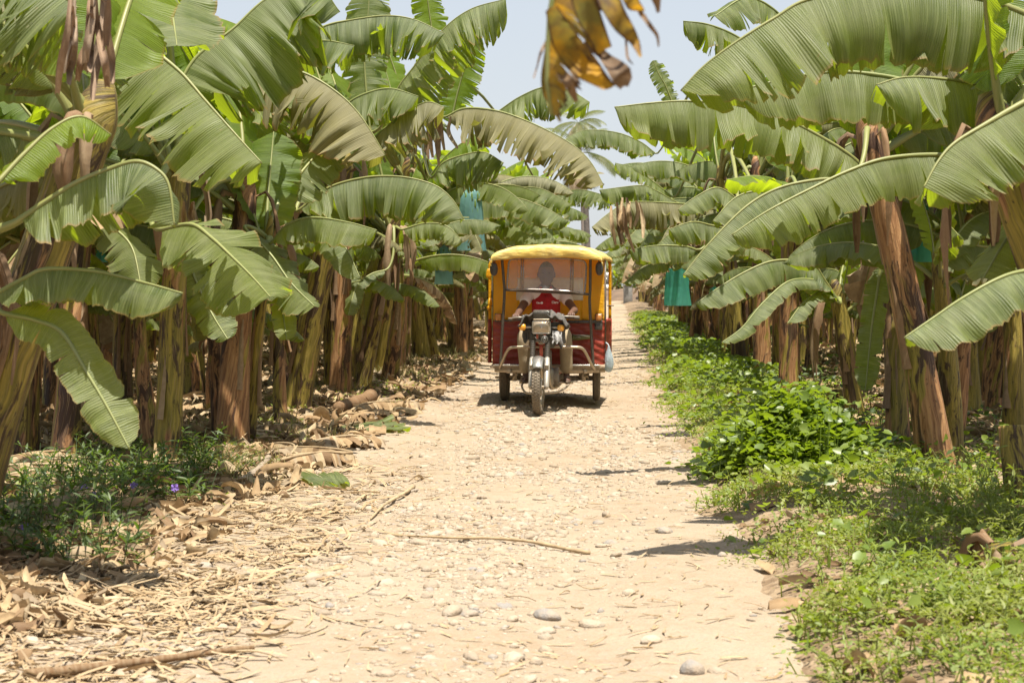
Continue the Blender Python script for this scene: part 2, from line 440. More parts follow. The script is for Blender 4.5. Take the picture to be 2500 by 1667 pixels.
def scatter_stones(pos, size, rs, base=ICO1, flat=(.45, .75)):
    V0, F0 = base; m = len(pos); k = len(V0)
    V = V0[None] * (1 + rs.uniform(-.2, .2, (m, k, 1)))
    sc = np.stack([rs.uniform(.8, 1.5, m), rs.uniform(.7, 1.1, m), rs.uniform(*flat, m)], 1) * size[:, None]
    V = V * sc[:, None]; a = rs.uniform(0, 2 * np.pi, m); tl = rs.normal(0, .2, m)
    ct, st = np.cos(tl)[:, None], np.sin(tl)[:, None]
    y, z = V[..., 1] * ct - V[..., 2] * st, V[..., 1] * st + V[..., 2] * ct
    ca, sa = np.cos(a)[:, None], np.sin(a)[:, None]
    x, y = V[..., 0] * ca - y * sa, V[..., 0] * sa + y * ca
    V = np.stack([x, y, z], -1) + pos[:, None]
    return V.reshape(-1, 3), (F0[None] + (np.arange(m) * k)[:, None, None]).reshape(-1, F0.shape[1])
rs = np.random.RandomState(5)
N = 150000
gy_ = 4.5 * (60 / 4.5) ** rs.uniform(0, 1, N)
grx = rs.uniform(ROAD_L - .1, ROAD_R + .1, N); gx_ = grx + ROAD * gy_
mid = np.exp(-((grx + 1.0 + .35 * np.sin(gy_ * .35)) / .62) ** 2)
den = np.clip(mid * 1.9 + .4 * sstep(.52, .72, fbm(gx_ * .8, gy_ * .35, 60, 3)) + .05 + .5 * np.exp(-((grx - ROAD_L - .2) / .25) ** 2), 0, 1) * np.clip(fbm(gx_ * 2, gy_ * 1.0, 61, 3) * 2.1 - .45, 0.02, 1)
keep = rs.uniform(0, 1, N) < den * .82
gx_, gy_ = gx_[keep], gy_[keep]; n = len(gx_)
size = np.clip(rs.lognormal(-4.55, .5, n), .005, .042) * (1 + .012 * gy_)
pos = np.stack([gx_, gy_, road_z(gx_, gy_) + size * rs.uniform(-.45, .10, n)], 1)
mb = MB(); near = gy_ < 19
V_, F_ = scatter_stones(pos[near & (size > .028)], size[near & (size > .028)], rs, ICO2); mb.add(V_, F_)
s_ = ~(near & (size > .028)); V_, F_ = scatter_stones(pos[s_], size[s_], rs); mb.add(V_, F_)
tag(mb.build('gravel', M['stone']), 'pale river gravel strewn down the middle of the dirt road', 'gravel', kind='stuff')

STONES = [  # px, py, length m, flatness, label
    (1335, 1492, .125, .62, 'large rounded pale stone lying on the road, the biggest one near the middle'),
    (1103, 1495, .115, .6, 'broad rounded stone among gravel left of the biggest road stone'),
    (1472, 1321, .075, .45, 'grey oblong stone lying flat and alone on bare dirt'),
    (1480, 1250, .07, 1.1, 'small grey stone standing upright on the bare right half of the road'),
    (1503, 1346, .085, .5, 'pale flat pebble just below the grey oblong stone'),
    (1535, 1440, .085, .6, 'long curved tan stone resting across smaller pebbles at right'),
    (1690, 1642, .12, .75, 'angular tan stone chunk at the bottom edge of the road'),
    (1292, 1310, .08, .7, 'grey cobble between the long dry stalk and the middle gravel'),
    (1240, 1080, .10, .6, 'wide pale cobble in the gravel patch nearest the front wheel'),
    (1590, 1560, .09, .6, 'flat grey stone pressed into the dirt left of the angular chunk'),
    (300, 1618, .12, .55, 'smooth pale stone half buried in straw at lower left'),
    (660, 1165, .11, .65, 'pale boulder stone at the left verge beside the weeds'),
    (596, 1180, .10, .7, 'whitish cobble next to the weeds, leftmost of the verge stones'),
]
for px, py, sz, fl, lab in STONES:
    p = on_ground(px, py); p[2] = road_z(p[0], p[1]) + sz * fl * .10
    mb = MB(); rs2 = np.random.RandomState(px)
    V_, F_ = scatter_stones(np.zeros((1, 3)), np.array([sz * .44]), rs2, ico(3), (fl, fl))
    V_ = V_ * (1 + .10 * (vnoise(V_[:, 0] * 40, V_[:, 1] * 40 + V_[:, 2] * 31, px)[:, None] - .5))
    mb.add(V_, F_); o = mb.build('stone', M['stone']); o.location = p
    m_ = o.modifiers.new('smooth', 'SMOOTH'); m_.iterations = 4; m_.factor = .6
    tag(o, lab, 'stone', 'larger stones on the road')

# ------------------------------------------------------------------ fallen leaves and straw
def scatter_strips(pos, L, W, yaw, rs, curl=.3, pitch=.15, nu=5, nv=3):
    m = len(pos); u = np.linspace(-.5, .5, nu); v = np.linspace(-1, 1, nv)
    U, Vv = np.meshgrid(u, v, indexing='ij'); U = U.ravel(); Vv = Vv.ravel()
    cl, cw = rs.normal(0, curl, m), rs.normal(0, curl * 1.4, m); bend = rs.normal(0, .25, m)
    taper = (1 - (2 * np.abs(U)) ** 3 * .7)
    x = U[None] * L[:, None]
    y = Vv[None] * taper * W[:, None] / 2 + (bend * L)[:, None] * (U ** 2)[None]
    z = (cl * L)[:, None] * (U ** 2 - .08)[None] * 1.6 + (cw * W)[:, None] * (Vv ** 2 - .4)[None]
    pt, rl = rs.normal(0, pitch, m), rs.normal(0, pitch * 2.0, m)
    c, s = np.cos(rl)[:, None], np.sin(rl)[:, None]; y, z = y * c - z * s, y * s + z * c
    c, s = np.cos(pt)[:, None], np.sin(pt)[:, None]; x, z = x * c - z * s, x * s + z * c
    c, s = np.cos(yaw)[:, None], np.sin(yaw)[:, None]; x, y = x * c - y * s, x * s + y * c
    z = z - z.min(1, keepdims=True) * .75
    V = np.stack([x, y, z], -1) + pos[:, None]; k = len(U)
    q = quads(nu, nv); F = (q[None] + (np.arange(m) * k)[:, None, None]).reshape(-1, 4)
    uv = np.stack(np.broadcast_arrays(x, np.abs(Vv)[None] * np.ones((m, 1))), -1).reshape(-1, 2)
    return V.reshape(-1, 3), F, uv
def strew(name, mat, N, region, Lr, Wr, label, seed, curl=.3, pitch=.18, density=None):
    rs = np.random.RandomState(seed); rx0, rx1, y0, y1 = region
    y = y0 * (y1 / y0) ** rs.uniform(0, 1, N); rx = rs.uniform(rx0, rx1, N); x = rx + ROAD * y
    if density is not None:
        k = rs.uniform(0, 1, N) < density(x, y, rx); x, y = x[k], y[k]
    n = len(x); L = rs.uniform(*Lr, n) * rs.uniform(.5, 1.2, n) * (1 + .01 * y); W = rs.uniform(*Wr, n) * (1 + .015 * y)
    pos = np.stack([x, y, surface_z(x, y) + .004], 1)
    V_, F_, uv = scatter_strips(pos, L, W, rs.uniform(0, 2 * np.pi, n), rs, curl, pitch)
    mb = MB(); mb.add(V_, F_, uv); o = mb.build(name, M[mat])
    return tag(o, label, 'dry leaves', kind='stuff')
edgeL = lambda x, y, rx: sstep(ROAD_L + .75, ROAD_L - .1, rx) * (.35 + .65 * sstep(.35, .6, fbm(x * 1.3, y * 1.3, 70, 3)))
strew('leaf_litter', 'dry', 52000, (-9, ROAD_L + .6, 6, 48), (.05, .22), (.014, .06), 'dry brown banana leaf litter under the left hand rows', 11, .35, .22, edgeL)
strew('leaf_litter', 'dry', 20000, (ROAD_R + .1, 8, 5, 45), (.05, .22), (.014, .06), 'dry brown leaf litter between the trunks on the right', 12, .35, .22,
      lambda x, y, rx: .75 * sstep(ROAD_R + .9, ROAD_R + 2.2, rx) + .2)
strew('straw', 'straw', 34000, (-4.6, ROAD_L + 1.6, 4.2, 12.5), (.05, .28), (.006, .024), 'straw and shredded leaf strips spread over the lower left of the road', 13, .16, .13,
      lambda x, y, rx: sstep(ROAD_L + 1.5, ROAD_L + .2, rx) * (.25 + .75 * sstep(.4, .6, fbm(x * 1.1, y * .8, 77, 3))) * (1 - .6 * sstep(8.5, 11, y)))
strew('long_straw', 'straw', 1900, (-4.6, ROAD_L + 1.9, 4.3, 11), (.18, .65), (.004, .015), 'long pale leaf strips matted over the lower left of the road', 16, .10, .07,
      lambda x, y, rx: sstep(ROAD_L + 1.9, ROAD_L + .4, rx) * (.3 + .7 * sstep(.4, .6, fbm(x * .9, y * .9, 78, 3))))
strew('straw_scraps', 'straw', 9000, (ROAD_L, ROAD_R, 4.5, 30), (.03, .14), (.004, .012), 'scattered straw scraps on the bare dirt of the road', 14, .18, .12,
      lambda x, y, rx: .25 + .6 * sstep(.5, .65, fbm(x * .8, y * .5, 79, 3)))
strew('coarse_dry_leaves', 'dry', 520, (-3.8, ROAD_L + .3, 9, 26), (.14, .36), (.02, .06), 'big curled dry leaf pieces along the left verge', 15, .4, .25,
      lambda x, y, rx: .35 + .65 * sstep(.4, .6, fbm(x, y, 71, 2)))

# single long pieces that can be told apart
def stalk(px0, py0, px1, py1, rad, mat, name, label, cat='stalk', sag=.02):
    a, b = on_ground(px0, py0), on_ground(px1, py1)
    P = curve([a, (a * 2 + b) / 3 + np.array([.02, .03, 0]), (a + 2 * b) / 3 - np.array([.015, .04, 0]), b], 22)
    P[:, 2] = surface_z(P[:, 0], P[:, 1]) + rad * .8 + sag * np.sin(np.linspace(0, np.pi, 22))
    mb = MB(); mb.tube(P, rad * (1 - .55 * np.linspace(0, 1, 22)) * (1 + .12 * np.sin(np.arange(22) * 1.7)), 8)
    o = mb.build(name, M[mat], None, P[0]); tag(o, label, cat); return o
stalk(1440, 1338, 960, 1310, .011, 'straw', 'dry_stalk', 'long dry pale stalk lying across the middle of the road')
stalk(60, 1650, 620, 1592, .022, 'dry', 'dry_stalk', 'long tan leaf stalk lying in the straw at the lower left corner')
stalk(1010, 1190, 905, 1268, .014, 'straw', 'dry_stalk', 'thin crooked stick at the left side of the road near the cut leaf')
stalk(585, 1190, 700, 1102, .035, 'dry_gray', 'fallen_stalk', 'grey fallen stem lying beside the left weeds', 'stem')
stalk(800, 925, 1005, 862, .085, 'sheath', 'fallen_log', 'fallen brown banana trunk lying at the foot of the left row', 'trunk', .0)

# ------------------------------------------------------------------ ground cover
def cover_material(name, a, b, c_, trans, rough=.5):
    t = NT(name); g = t.n('ShaderNodeNewGeometry'); r = g.outputs['Random Per Island']; o = t.pos()
    n = t.noise(o, 2.2, 3); c = t.mix(r, a, b); c = t.mix(t.math('MULTIPLY', t.ramp(n, .4, .65), .7), c, c_)
    sh = t.bsdf(c, rough, 0, None, .5); tr = t.n('ShaderNodeBsdfTranslucent', {'Color': trans}).outputs[0]
    return t.done(t.shmix(.3, sh, tr))
M['vine'] = cover_material('vine_leaf', (0.055, 0.100, 0.012), (0.130, 0.185, 0.028), (0.175, 0.210, 0.032), (0.40, 0.56, 0.02), .42)
M['weed'] = cover_material('weed_leaf', (0.080, 0.130, 0.014), (0.185, 0.235, 0.032), (0.215, 0.215, 0.045), (0.4, 0.5, 0.03), .55)
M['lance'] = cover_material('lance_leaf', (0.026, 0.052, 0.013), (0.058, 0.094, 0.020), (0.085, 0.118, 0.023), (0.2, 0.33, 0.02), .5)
M['dry_grass'] = cover_material('dry_grass', (0.15, 0.13, 0.05), (0.26, 0.21, 0.09), (0.12, 0.13, 0.035), (0.3, 0.3, 0.06), .7)

HEART = (np.array([[0, 0, 0], [-.12, -.34, .06], [.3, -.46, .1], [.75, -.27, .02], [1, 0, -.10], [.75, .27, .02], [.3, .46, .1], [-.12, .34, .06], [.4, 0, -.02]]),
         np.array([[0, 1, 8], [1, 2, 8], [2, 3, 8], [3, 4, 8], [4, 5, 8], [5, 6, 8], [6, 7, 8], [7, 0, 8]]))
LANCE = (np.array([[0, 0, 0], [.3, -.1, .04], [.65, -.09, .0], [1, 0, -.14], [.65, .09, .0], [.3, .1, .04], [.45, 0, .015]]),
         np.array([[0, 1, 6], [1, 2, 6], [2, 3, 6], [3, 4, 6], [4, 5, 6], [5, 0, 6]]))
OVAL = (np.array([[0, 0, 0], [.4, -.28, .05], [1, 0, -.08], [.4, .28, .05]]), np.array([[0, 1, 2], [0, 2, 3]]))
BLADE = (np.array([[0, -.03, 0], [0, .03, 0], [.55, .022, .10], [.55, -.022, .10], [1, 0, 0]]), np.array([[0, 3, 2], [0, 2, 1], [3, 4, 2]]))
def scatter_leaves(shape, pos, size, yaw, pitch, roll):
    V0, F0 = shape; m = len(pos); k = len(V0)
    V = V0[None] * size[:, None, None]; x, y, z = V[..., 0], V[..., 1], V[..., 2]
    c, s = np.cos(roll)[:, None], np.sin(roll)[:, None]; y, z = y * c - z * s, y * s + z * c
    c, s = np.cos(pitch)[:, None], np.sin(pitch)[:, None]; x, z = x * c - z * s, x * s + z * c
    c, s = np.cos(yaw)[:, None], np.sin(yaw)[:, None]; x, y = x * c - y * s, x * s + y * c
    V = np.stack([x, y, z], -1) + pos[:, None]
    return V.reshape(-1, 3), (F0[None] + (np.arange(m) * k)[:, None, None]).reshape(-1, F0.shape[1])
def carpet(name, mat, shape, N, region, size, height, label, seed, density, pitch=(-.5, .7), cat='ground cover'):
    rs = np.random.RandomState(seed); rx0, rx1, y0, y1 = region
    y = y0 * (y1 / y0) ** rs.uniform(0, 1, N); rx = rs.uniform(rx0, rx1, N); x = rx + ROAD * y
    d = density(x, y, rx); k = rs.uniform(0, 1, N) < d; x, y, rx, d = x[k], y[k], rx[k], d[k]; n = len(x)
    h = height(x, y, rx) if callable(height) else np.full(n, height)
    z = ground_z(x, y) + .01 + h * (1 - .92 * rs.uniform(0, 1, n) ** 1.6)
    s_ = rs.uniform(*size, n) * (1 + .02 * y)
    V_, F_ = scatter_leaves(shape, np.stack([x, y, z], 1), s_, rs.uniform(0, 2 * np.pi, n), rs.uniform(*pitch, n), rs.normal(0, .5, n))
    mb = MB(); mb.add(V_, F_)
    st = rs.uniform(0, 1, n) < .12
    if st.any():   # thin runners and stems under the leaves
        m = st.sum(); P0 = np.stack([x[st], y[st], ground_z(x[st], y[st])], 1); P1 = np.stack([x[st], y[st], z[st]], 1) + np.stack([rs.normal(0, .03, m), rs.normal(0, .03, m), np.zeros(m)], 1)
        w = .003; V2 = np.stack([P0 - [w, 0, 0], P0 + [w, 0, 0], P1 + [w, 0, 0], P1 - [w, 0, 0]], 1).reshape(-1, 3)
        mb.add(V2, np.arange(4 * m).reshape(-1, 4))
    return tag(mb.build(name, M[mat], None, (0, 0, 0)), label, cat, kind='stuff')

BUSH = on_ground(1885, 1172); BUSH2 = on_ground(1700, 960)
def bump_h(x, y, c, r, h): return h * np.clip(1 - ((x - c[0]) ** 2 + ((y - c[1]) / 1.3) ** 2) / r ** 2, 0, 1) ** .6
def vine_h(x, y, rx):
    return .05 + .16 * sstep(.0, .35, rx - ROAD_R - .05) * fbm(x * 1.2, y * 1.2, 33, 2) * 1.4 + bump_h(x, y, BUSH, .62, .46) + bump_h(x, y, BUSH2 + [.5, 0, 0], .6, .14)
def vine_d(x, y, rx):
    e = rx - ROAD_R + (fbm(x * 1.1, y * 1.1, 34, 3) - .5) * .8
    a = sstep(-.05, .25, e) * (1 - .93 * sstep(1.05, 1.9, e)) * (.12 + .88 * sstep(.46, .60, fbm(x * 1.1, y * .9, 35, 3)))
    a = np.maximum(a, (bump_h(x, y, BUSH, .62, 1) > .02) * 1.6)
    return a * (.10 + .90 * sstep(8.6, 11.0, y))
carpet('vine_cover', 'vine', HEART, 46000, (ROAD_R - .4, ROAD_R + 3.2, 5.5, 60), (.026, .066), vine_h, 'broad leaved green vines covering the right verge of the road', 21, vine_d, cat='vines')
rs = np.random.RandomState(88); n = 3000; u, v = rs.uniform(0, 2 * np.pi, n), rs.uniform(0, 1, n) ** .5; q = rs.uniform(.25, 1, n) ** .45
bx, by = BUSH[0] + .05 + .50 * v * np.cos(u) * (1 + .28 * np.sin(3 * u + 1)), BUSH[1] + .62 * v * np.sin(u); bz = ground_z(bx, by) + .03 + .47 * q * np.clip(1 - v ** 2.6, .06, 1) * (.45 + 1.0 * fbm(bx * 3.2, by * 3.2, 12, 3))
mb = MB(); out = np.arctan2(by - BUSH[1], bx - BUSH[0]) + rs.normal(0, .8, n)
V_, F_ = scatter_leaves(HEART, np.stack([bx, by, bz], 1), rs.uniform(.035, .085, n), out, rs.uniform(-.1, .9, n), rs.normal(0, .4, n)); mb.add(V_, F_)
for k in range(60):
    a = k * 2.4; r_ = .5 * (k / 60) ** .5; g_ = np.array([BUSH[0] + r_ * math.cos(a) * .5, BUSH[1] + r_ * math.sin(a) * .5, 0]); t_ = np.array([BUSH[0] + r_ * math.cos(a), BUSH[1] + r_ * math.sin(a), .42 * (1 - (r_ / .55) ** 2)])
    mb.tube(curve([g_, (g_ + t_) / 2 + [0, 0, .04], t_], 6), .004, 5)
tag(mb.build('vine_bush', M['vine'], None, BUSH), 'dense leafy vine clump bulging over the right edge of the road', 'bush')
def weed_d(x, y, rx):
    e = rx - ROAD_R + (fbm(x * 1.6, y * 1.6, 36, 3) - .5) * .9 - .30 * (1 - sstep(5.5, 9, y))
    return sstep(-.15, .3, e) * (1 - .9 * sstep(1.3, 2.3, e)) * (.25 + .75 * sstep(.38, .54, fbm(x * 1.7, y * 1.7, 37, 3)))
carpet('fine_weeds', 'weed', OVAL, 190000, (ROAD_R - .5, ROAD_R + 2.6, 4.8, 70), (.014, .034), lambda x, y, rx: .03 + .10 * fbm(x * 2, y * 2, 38, 2), 'fine yellow green weeds creeping over the right verge', 22, weed_d, (-.3, .8), 'weeds')
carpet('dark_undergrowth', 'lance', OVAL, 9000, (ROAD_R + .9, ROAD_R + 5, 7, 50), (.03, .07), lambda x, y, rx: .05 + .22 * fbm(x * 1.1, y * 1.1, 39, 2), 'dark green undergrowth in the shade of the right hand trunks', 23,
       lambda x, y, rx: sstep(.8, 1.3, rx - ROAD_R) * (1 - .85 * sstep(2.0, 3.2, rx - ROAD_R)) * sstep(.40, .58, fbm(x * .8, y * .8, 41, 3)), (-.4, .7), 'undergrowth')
carpet('dry_grass', 'dry_grass', BLADE, 9000, (ROAD_L - 1.2, ROAD_L + .6, 9, 34), (.05, .16), .0, 'dry yellowish grass tufts along the left verge', 24,
       lambda x, y, rx: sstep(.50, .62, fbm(x * 1.1, y * 1.1, 42, 3)) * sstep(ROAD_L + .5, ROAD_L + .1, rx), (.5, 1.4), 'grass')
carpet('verge_weeds', 'weed', OVAL, 5200, (ROAD_L - 1.3, ROAD_L + .35, 9.5, 24), (.015, .04), .06, 'small green weeds at the edge of the left verge', 25,
       lambda x, y, rx: sstep(.47, .6, fbm(x * 1.3, y * 1.3, 43, 3)), (-.2, .8), 'weeds')

# leafy weeds with lance shaped leaves at the lower left, purple flowers standing in them
rs = np.random.RandomState(31); mb = MB()
def weed_stems(mb, n, boxpx, hr, rs, leafn=9, ls=(.06, .12)):
    for _ in range(n):
        px = rs.uniform(boxpx[0], boxpx[2]); py = rs.uniform(boxpx[1], boxpx[3]); g = on_ground(px, py)
        if vnoise(np.array([g[0] * 2.2]), np.array([g[1] * 2.2]), 55)[0] < .28: continue
        g[2] = ground_z(g[0], g[1]); h = rs.uniform(*hr); ln = rs.normal(0, .12, 2)
        top = g + [ln[0], ln[1], h]; P = curve([g, (g + top) / 2 + [0, 0, .02], top], 8); mb.tube(P, np.linspace(.0035, .0015, 8), 4)
        k = leafn; tt = np.sort(rs.uniform(.15, 1, k)); pos = np.stack([np.interp(tt, np.linspace(0, 1, 8), P[:, j]) for j in range(3)], 1)
        V_, F_ = scatter_leaves(LANCE, pos, rs.uniform(*ls, k) * (1.1 - .4 * tt), np.arange(k) * 2.4 + rs.uniform(0, 6), rs.uniform(-.15, .9, k), rs.normal(0, .3, k)); mb.add(V_, F_)
weed_stems(mb, 330, (-220, 1190, 330, 1400), (.14, .34), rs)
weed_stems(mb, 170, (180, 1120, 520, 1235), (.10, .30), rs)
weed_stems(mb, 70, (440, 1110, 600, 1170), (.05, .14), rs, 7, (.03, .06))
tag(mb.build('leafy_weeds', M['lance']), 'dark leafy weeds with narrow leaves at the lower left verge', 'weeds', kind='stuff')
mb = MB(); weed_stems(mb, 90, (2080, 1330, 2560, 1640), (.06, .2), rs, 9, (.04, .09)); weed_stems(mb, 40, (2380, 1180, 2560, 1400), (.15, .45), rs, 12, (.05, .1))
weed_stems(mb, 420, (2010, 1290, 2640, 1740), (.04, .17), rs, 9, (.03, .075)); weed_stems(mb, 160, (2200, 1180, 2600, 1420), (.08, .28), rs, 10, (.04, .09))
tag(mb.build('leafy_weeds', M['weed']), 'loose leafy weeds in the lower right corner', 'weeds', kind='stuff')
M['petal'] = simple('purple_petal', (0.33, 0.20, 0.62), .5, 0, .15, 60)
FLOWERS = [(427, 1190, 9.9, 'single purple flower facing the camera above the left weeds'), (206, 1192, 10, 'purple flower deep in the left weeds, upper one of a pair'),
           (236, 1208, 9.8, 'purple flower just below and right of another in the left weeds'), (327, 1185, 10.4, 'half hidden pale purple flower between two others'), (60, 1285, 8.7, 'purple flower in dark weeds near the left edge'), (26, 1302, 8.5, 'purple flower in dark weeds, closest to the left edge')]
for px, py, Y, lab in FLOWERS:
    p = at(px, py, Y); mb = MB(); fl = empty('purple_flower', (p[0], p[1], float(ground_z(p[0], p[1])))); c = p - np.array(fl.location)
    for a in range(5):
        ang = a * 2 * math.pi / 5 + px; d = np.array([math.cos(ang), -.25, math.sin(ang)])
        P = np.array([c, c + d * .014, c + d * .026 + [0, .006, 0]]); mb.ribbon(P, [.008, .026, .012], np.cross(d, [0, 1, 0]), .2)
    mb.build('petals', M['petal'], fl)
    mb = MB(); mb.tube(curve([(0, 0, 0), c * .5 + [.01, 0, .01], c], 8), .002, 5); mb.build('stem', M['lance'], fl)
    tag(fl, lab, 'flower', 'purple flowers in the weeds')

# ------------------------------------------------------------------ banana plants
def leaf_profile(t, tip=.28):
    a = np.minimum(1, (np.maximum(t, 0) / .13) ** .65)
    b = np.sqrt(np.clip(1 - (np.clip(t - (1 - tip), 0, None) / tip) ** 2.2, 0, 1))
    return np.maximum(a * b * (1 - .10 * np.maximum(0, .5 - t)), .015)
def add_blade(mb, P, W, rs, hint=(0, 0, 1), fold=(.70, .75), tear=1.0, grav=.25, nu=7, roll=0.0, prof=None, mi=0, ragged=.10, sides=(1, -1), cut=0.0):
    """Both halves of one leaf along midrib P; each half torn into strips that hang on their own."""
    P = np.asarray(P, float); n = len(P); T = nrm(np.gradient(P, axis=0))
    s = np.r_[0, np.cumsum(np.linalg.norm(np.diff(P, axis=0), axis=1))]; t = s / s[-1]
    hint = np.broadcast_to(np.asarray(hint, float), P.shape)
    N = nrm(hint - T * (hint * T).sum(1, keepdims=True)); S = np.cross(T, N)
    if roll:
        c, q = math.cos(roll), math.sin(roll); S, N = S * c + N * q, N * c - S * q
    w = W * (leaf_profile(np.minimum(1, t * (1 - cut))) if prof is None else prof(t))
    us = np.linspace(0, 1, nu); down = np.array([0, 0, -1.0])
    flat = 1 - .45 * np.abs(T[:, 2])
    for sg in sides:
        nt = rs.poisson(tear * 8.5); b = np.unique(np.r_[0, n - 1, np.clip((rs.beta(1.1, 1.0, nt) * n).astype(int), 3, n - 3)])
        ph = rs.uniform(0, 6.28, 6); fr = rs.uniform(2.0, 9.0, 6)
        rip = sum(np.sin(fr[k] * 2 * s + ph[k]) * (.07 if k < 2 else .04) for k in range(5)) + .12 * np.sin((26 + fr[0] * 2) * s + ph[2] + 2 * np.sin(3 * s)) + .08 * np.sin((47 + fr[1]) * s + ph[3])
        wl = w * (1 + .05 * np.sin(s * 7 + ph[5]) + ragged * (rs.rand(n) - .5))
        for i0, i1 in zip(b[:-1], b[1:]):
            ix = np.arange(i0, i1 + 1); d = rs.uniform(.35, 1.0) if i1 - i0 < n * .5 else .2
            da, g = rs.normal(0, .18 + .13 * min(tear, 4)), sstep(1 - d, 1, us); sh = rs.normal(0, .05)
            lf = min(1.0, tear * .5); pos = P[ix].copy(); rows = [pos]
            cen = T[(i0 + i1) // 2]
            for k in range(1, nu):
                u = us[k]; ang = (fold[0] + fold[1] * u) * flat[ix] + rip[ix] * (.3 + .7 * u) + da * g[k]
                L = sg * np.cos(ang)[:, None] * S[ix] - np.sin(ang)[:, None] * N[ix] + (grav * (.4 + .6 * lf) * u) * down + sh * g[k] * cen
                wk = wl[ix]
                pos = pos + nrm(L) * (wk / (nu - 1))[:, None]
                rows.append(pos)
            G = np.stack(rows, 1)                       # (len, nu, 3)
            sm = (s[ix] - (s[i0] + s[i1]) / 2)
            G = G - T[ix][:, None] * (sm[:, None] * g[None] * rs.uniform(.03, .16) * (1 if i1 - i0 < n * .6 else .2))[..., None]
            uv = np.stack(np.broadcast_arrays(s[ix][:, None], us[None]), -1)
            mb.sheet(G if sg > 0 else G[:, ::-1], mi, 0, uv if sg > 0 else uv[:, ::-1])
def add_midrib(mb, P, r0, r1, mi=0, k=6):
    n = len(P); mb.tube(P, np.linspace(r0, r1, n), k, mi)

def trunk_mesh(P, rad, seed, k=22, crown=True):
    """Pseudostem: overlapping sheaths wrapped round each other, flared at the foot."""
    rs = np.random.RandomState(seed); P = np.asarray(P, float); rad = np.asarray(rad, float); e = nrm(P[-1] - P[-2])
    if crown: P = np.vstack([P, *[P[-1:] + e * d for d in (.05, .11, .17, .22)]]); rad = np.r_[rad, rad[-1] * np.array([.93, .78, .58, .34])]     # the sheaths close round the leaf stalks
    n = len(P); T = nrm(np.gradient(P, axis=0))
    L = np.r_[0, np.cumsum(np.linalg.norm(np.diff(P, axis=0), axis=1))]; th = np.linspace(0, 2 * np.pi, k, endpoint=False)
    u = np.array([1.0, 0, 0]); V, UV = [], []; ph = rs.uniform(0, 6.28, 5); tw = rs.uniform(-.5, .5, 3)
    for i in range(n):
        u = nrm(u - T[i] * (u @ T[i])); w = np.cross(T[i], u)
        f = 1 + .055 * (((th + ph[0] + tw[0] * L[i]) / (2 * np.pi) * 2) % 1) + .05 * (((-th + ph[1] + tw[1] * L[i]) / (2 * np.pi) * 3) % 1)
        f = f + .05 * np.sin(2 * th + ph[2] + L[i] * .7) + .025 * np.sin(L[i] * 5 + ph[3] + 2 * np.sin(th + ph[4]))
        f = f + .22 * np.exp(-L[i] / .12) * (1 + .5 * np.sin(th * 3 + ph[3]))
        r = rad[i] * f
        V.append(P[i] + r[:, None] * (np.cos(th)[:, None] * u + np.sin(th)[:, None] * w)); UV.append(np.stack([th * rad[i], np.full(k, L[i])], 1))
    mb = MB(); mb.add(np.vstack(V), [quads(n, k, True), ((n - 1) * k + np.arange(k))[None]], np.vstack(UV)); return mb
def add_flaps(mb, P, rad, rs, n=5):
    """Old dry sheaths peeling away from the stem."""
    N = len(P)
    for _ in range(n):
        i = rs.randint(N // 8, N - 8); a = rs.uniform(0, 6.28); m = min(N - 1, i + rs.randint(6, 14)); out = np.array([math.cos(a), math.sin(a), 0])
        up = rs.rand() < .5; idx = np.arange(i, m + 1); q = np.linspace(0, 1, len(idx)); k = (q if up else 1 - q)
        C = P[idx] + out * (rad[idx] * .98 + .07 * rs.rand() * k ** 2)[:, None]
        mb.ribbon(curve(C, 10), rs.uniform(.05, .10) * np.linspace(1, .12, 10)[::(1 if up else 1)] * rs.uniform(.8, 1.1, 10), np.cross(out, [0, 0, 1.0]) + rs.normal(0, .15, 3), -.42, 0, 6)
    for _ in range(n // 2 + 1):     # limp brown leaf rags hanging from the crown
        a = rs.uniform(0, 6.28); out = np.array([math.cos(a), math.sin(a), 0]); p = P[-1] + out * rad[-1]
        l = rs.uniform(.35, .9); mb.ribbon(curve([p, p + out * .12 + [0, 0, .02], p + out * .2 - [0, 0, l * .5], p + out * .17 - [0, 0, l]], 10), rs.uniform(.05, .11) * np.sin(np.linspace(.4, 2.9, 10)) * rs.uniform(.6, 1.1, 10), np.cross(out, [0, 0, 1.0]) + rs.normal(0, .4, 3), .6, 0, 6)

# a library of whole leaves, base at the origin, reaching along +X
def lib_leaf(i, elev, droop, L, W, tear, fold, mat, pet=.35):
    rs = np.random.RandomState(900 + i); n = 46; q = np.linspace(0, 1, n)
    e = R(elev) - R(droop) * q ** 1.25; side = rs.normal(0, .12) * q ** 2
    d = np.stack([np.cos(e) * np.cos(side), np.cos(e) * np.sin(side), np.sin(e)], 1); P = np.vstack([[0, 0, 0], np.cumsum(d[:-1] * (L + pet) / (n - 1), axis=0)])
    i0 = int(n * pet / (L + pet)); mb = MB(); hint = np.stack([-np.sin(e) , np.zeros(n), np.cos(e)], 1)
    add_blade(mb, P[i0:], W, rs, hint[i0:], fold, tear, .25, 6)
    mb.tube(P, np.interp(np.linspace(0, 1, n), [0, .12, .2, 1], [.036, .026, .020, .003]), 6, 1)
    return mb.mesh('leaf', [M[mat], M['midrib']])
LIB = {'up': [], 'mid': [], 'low': [], 'old': []}
k_ = 0
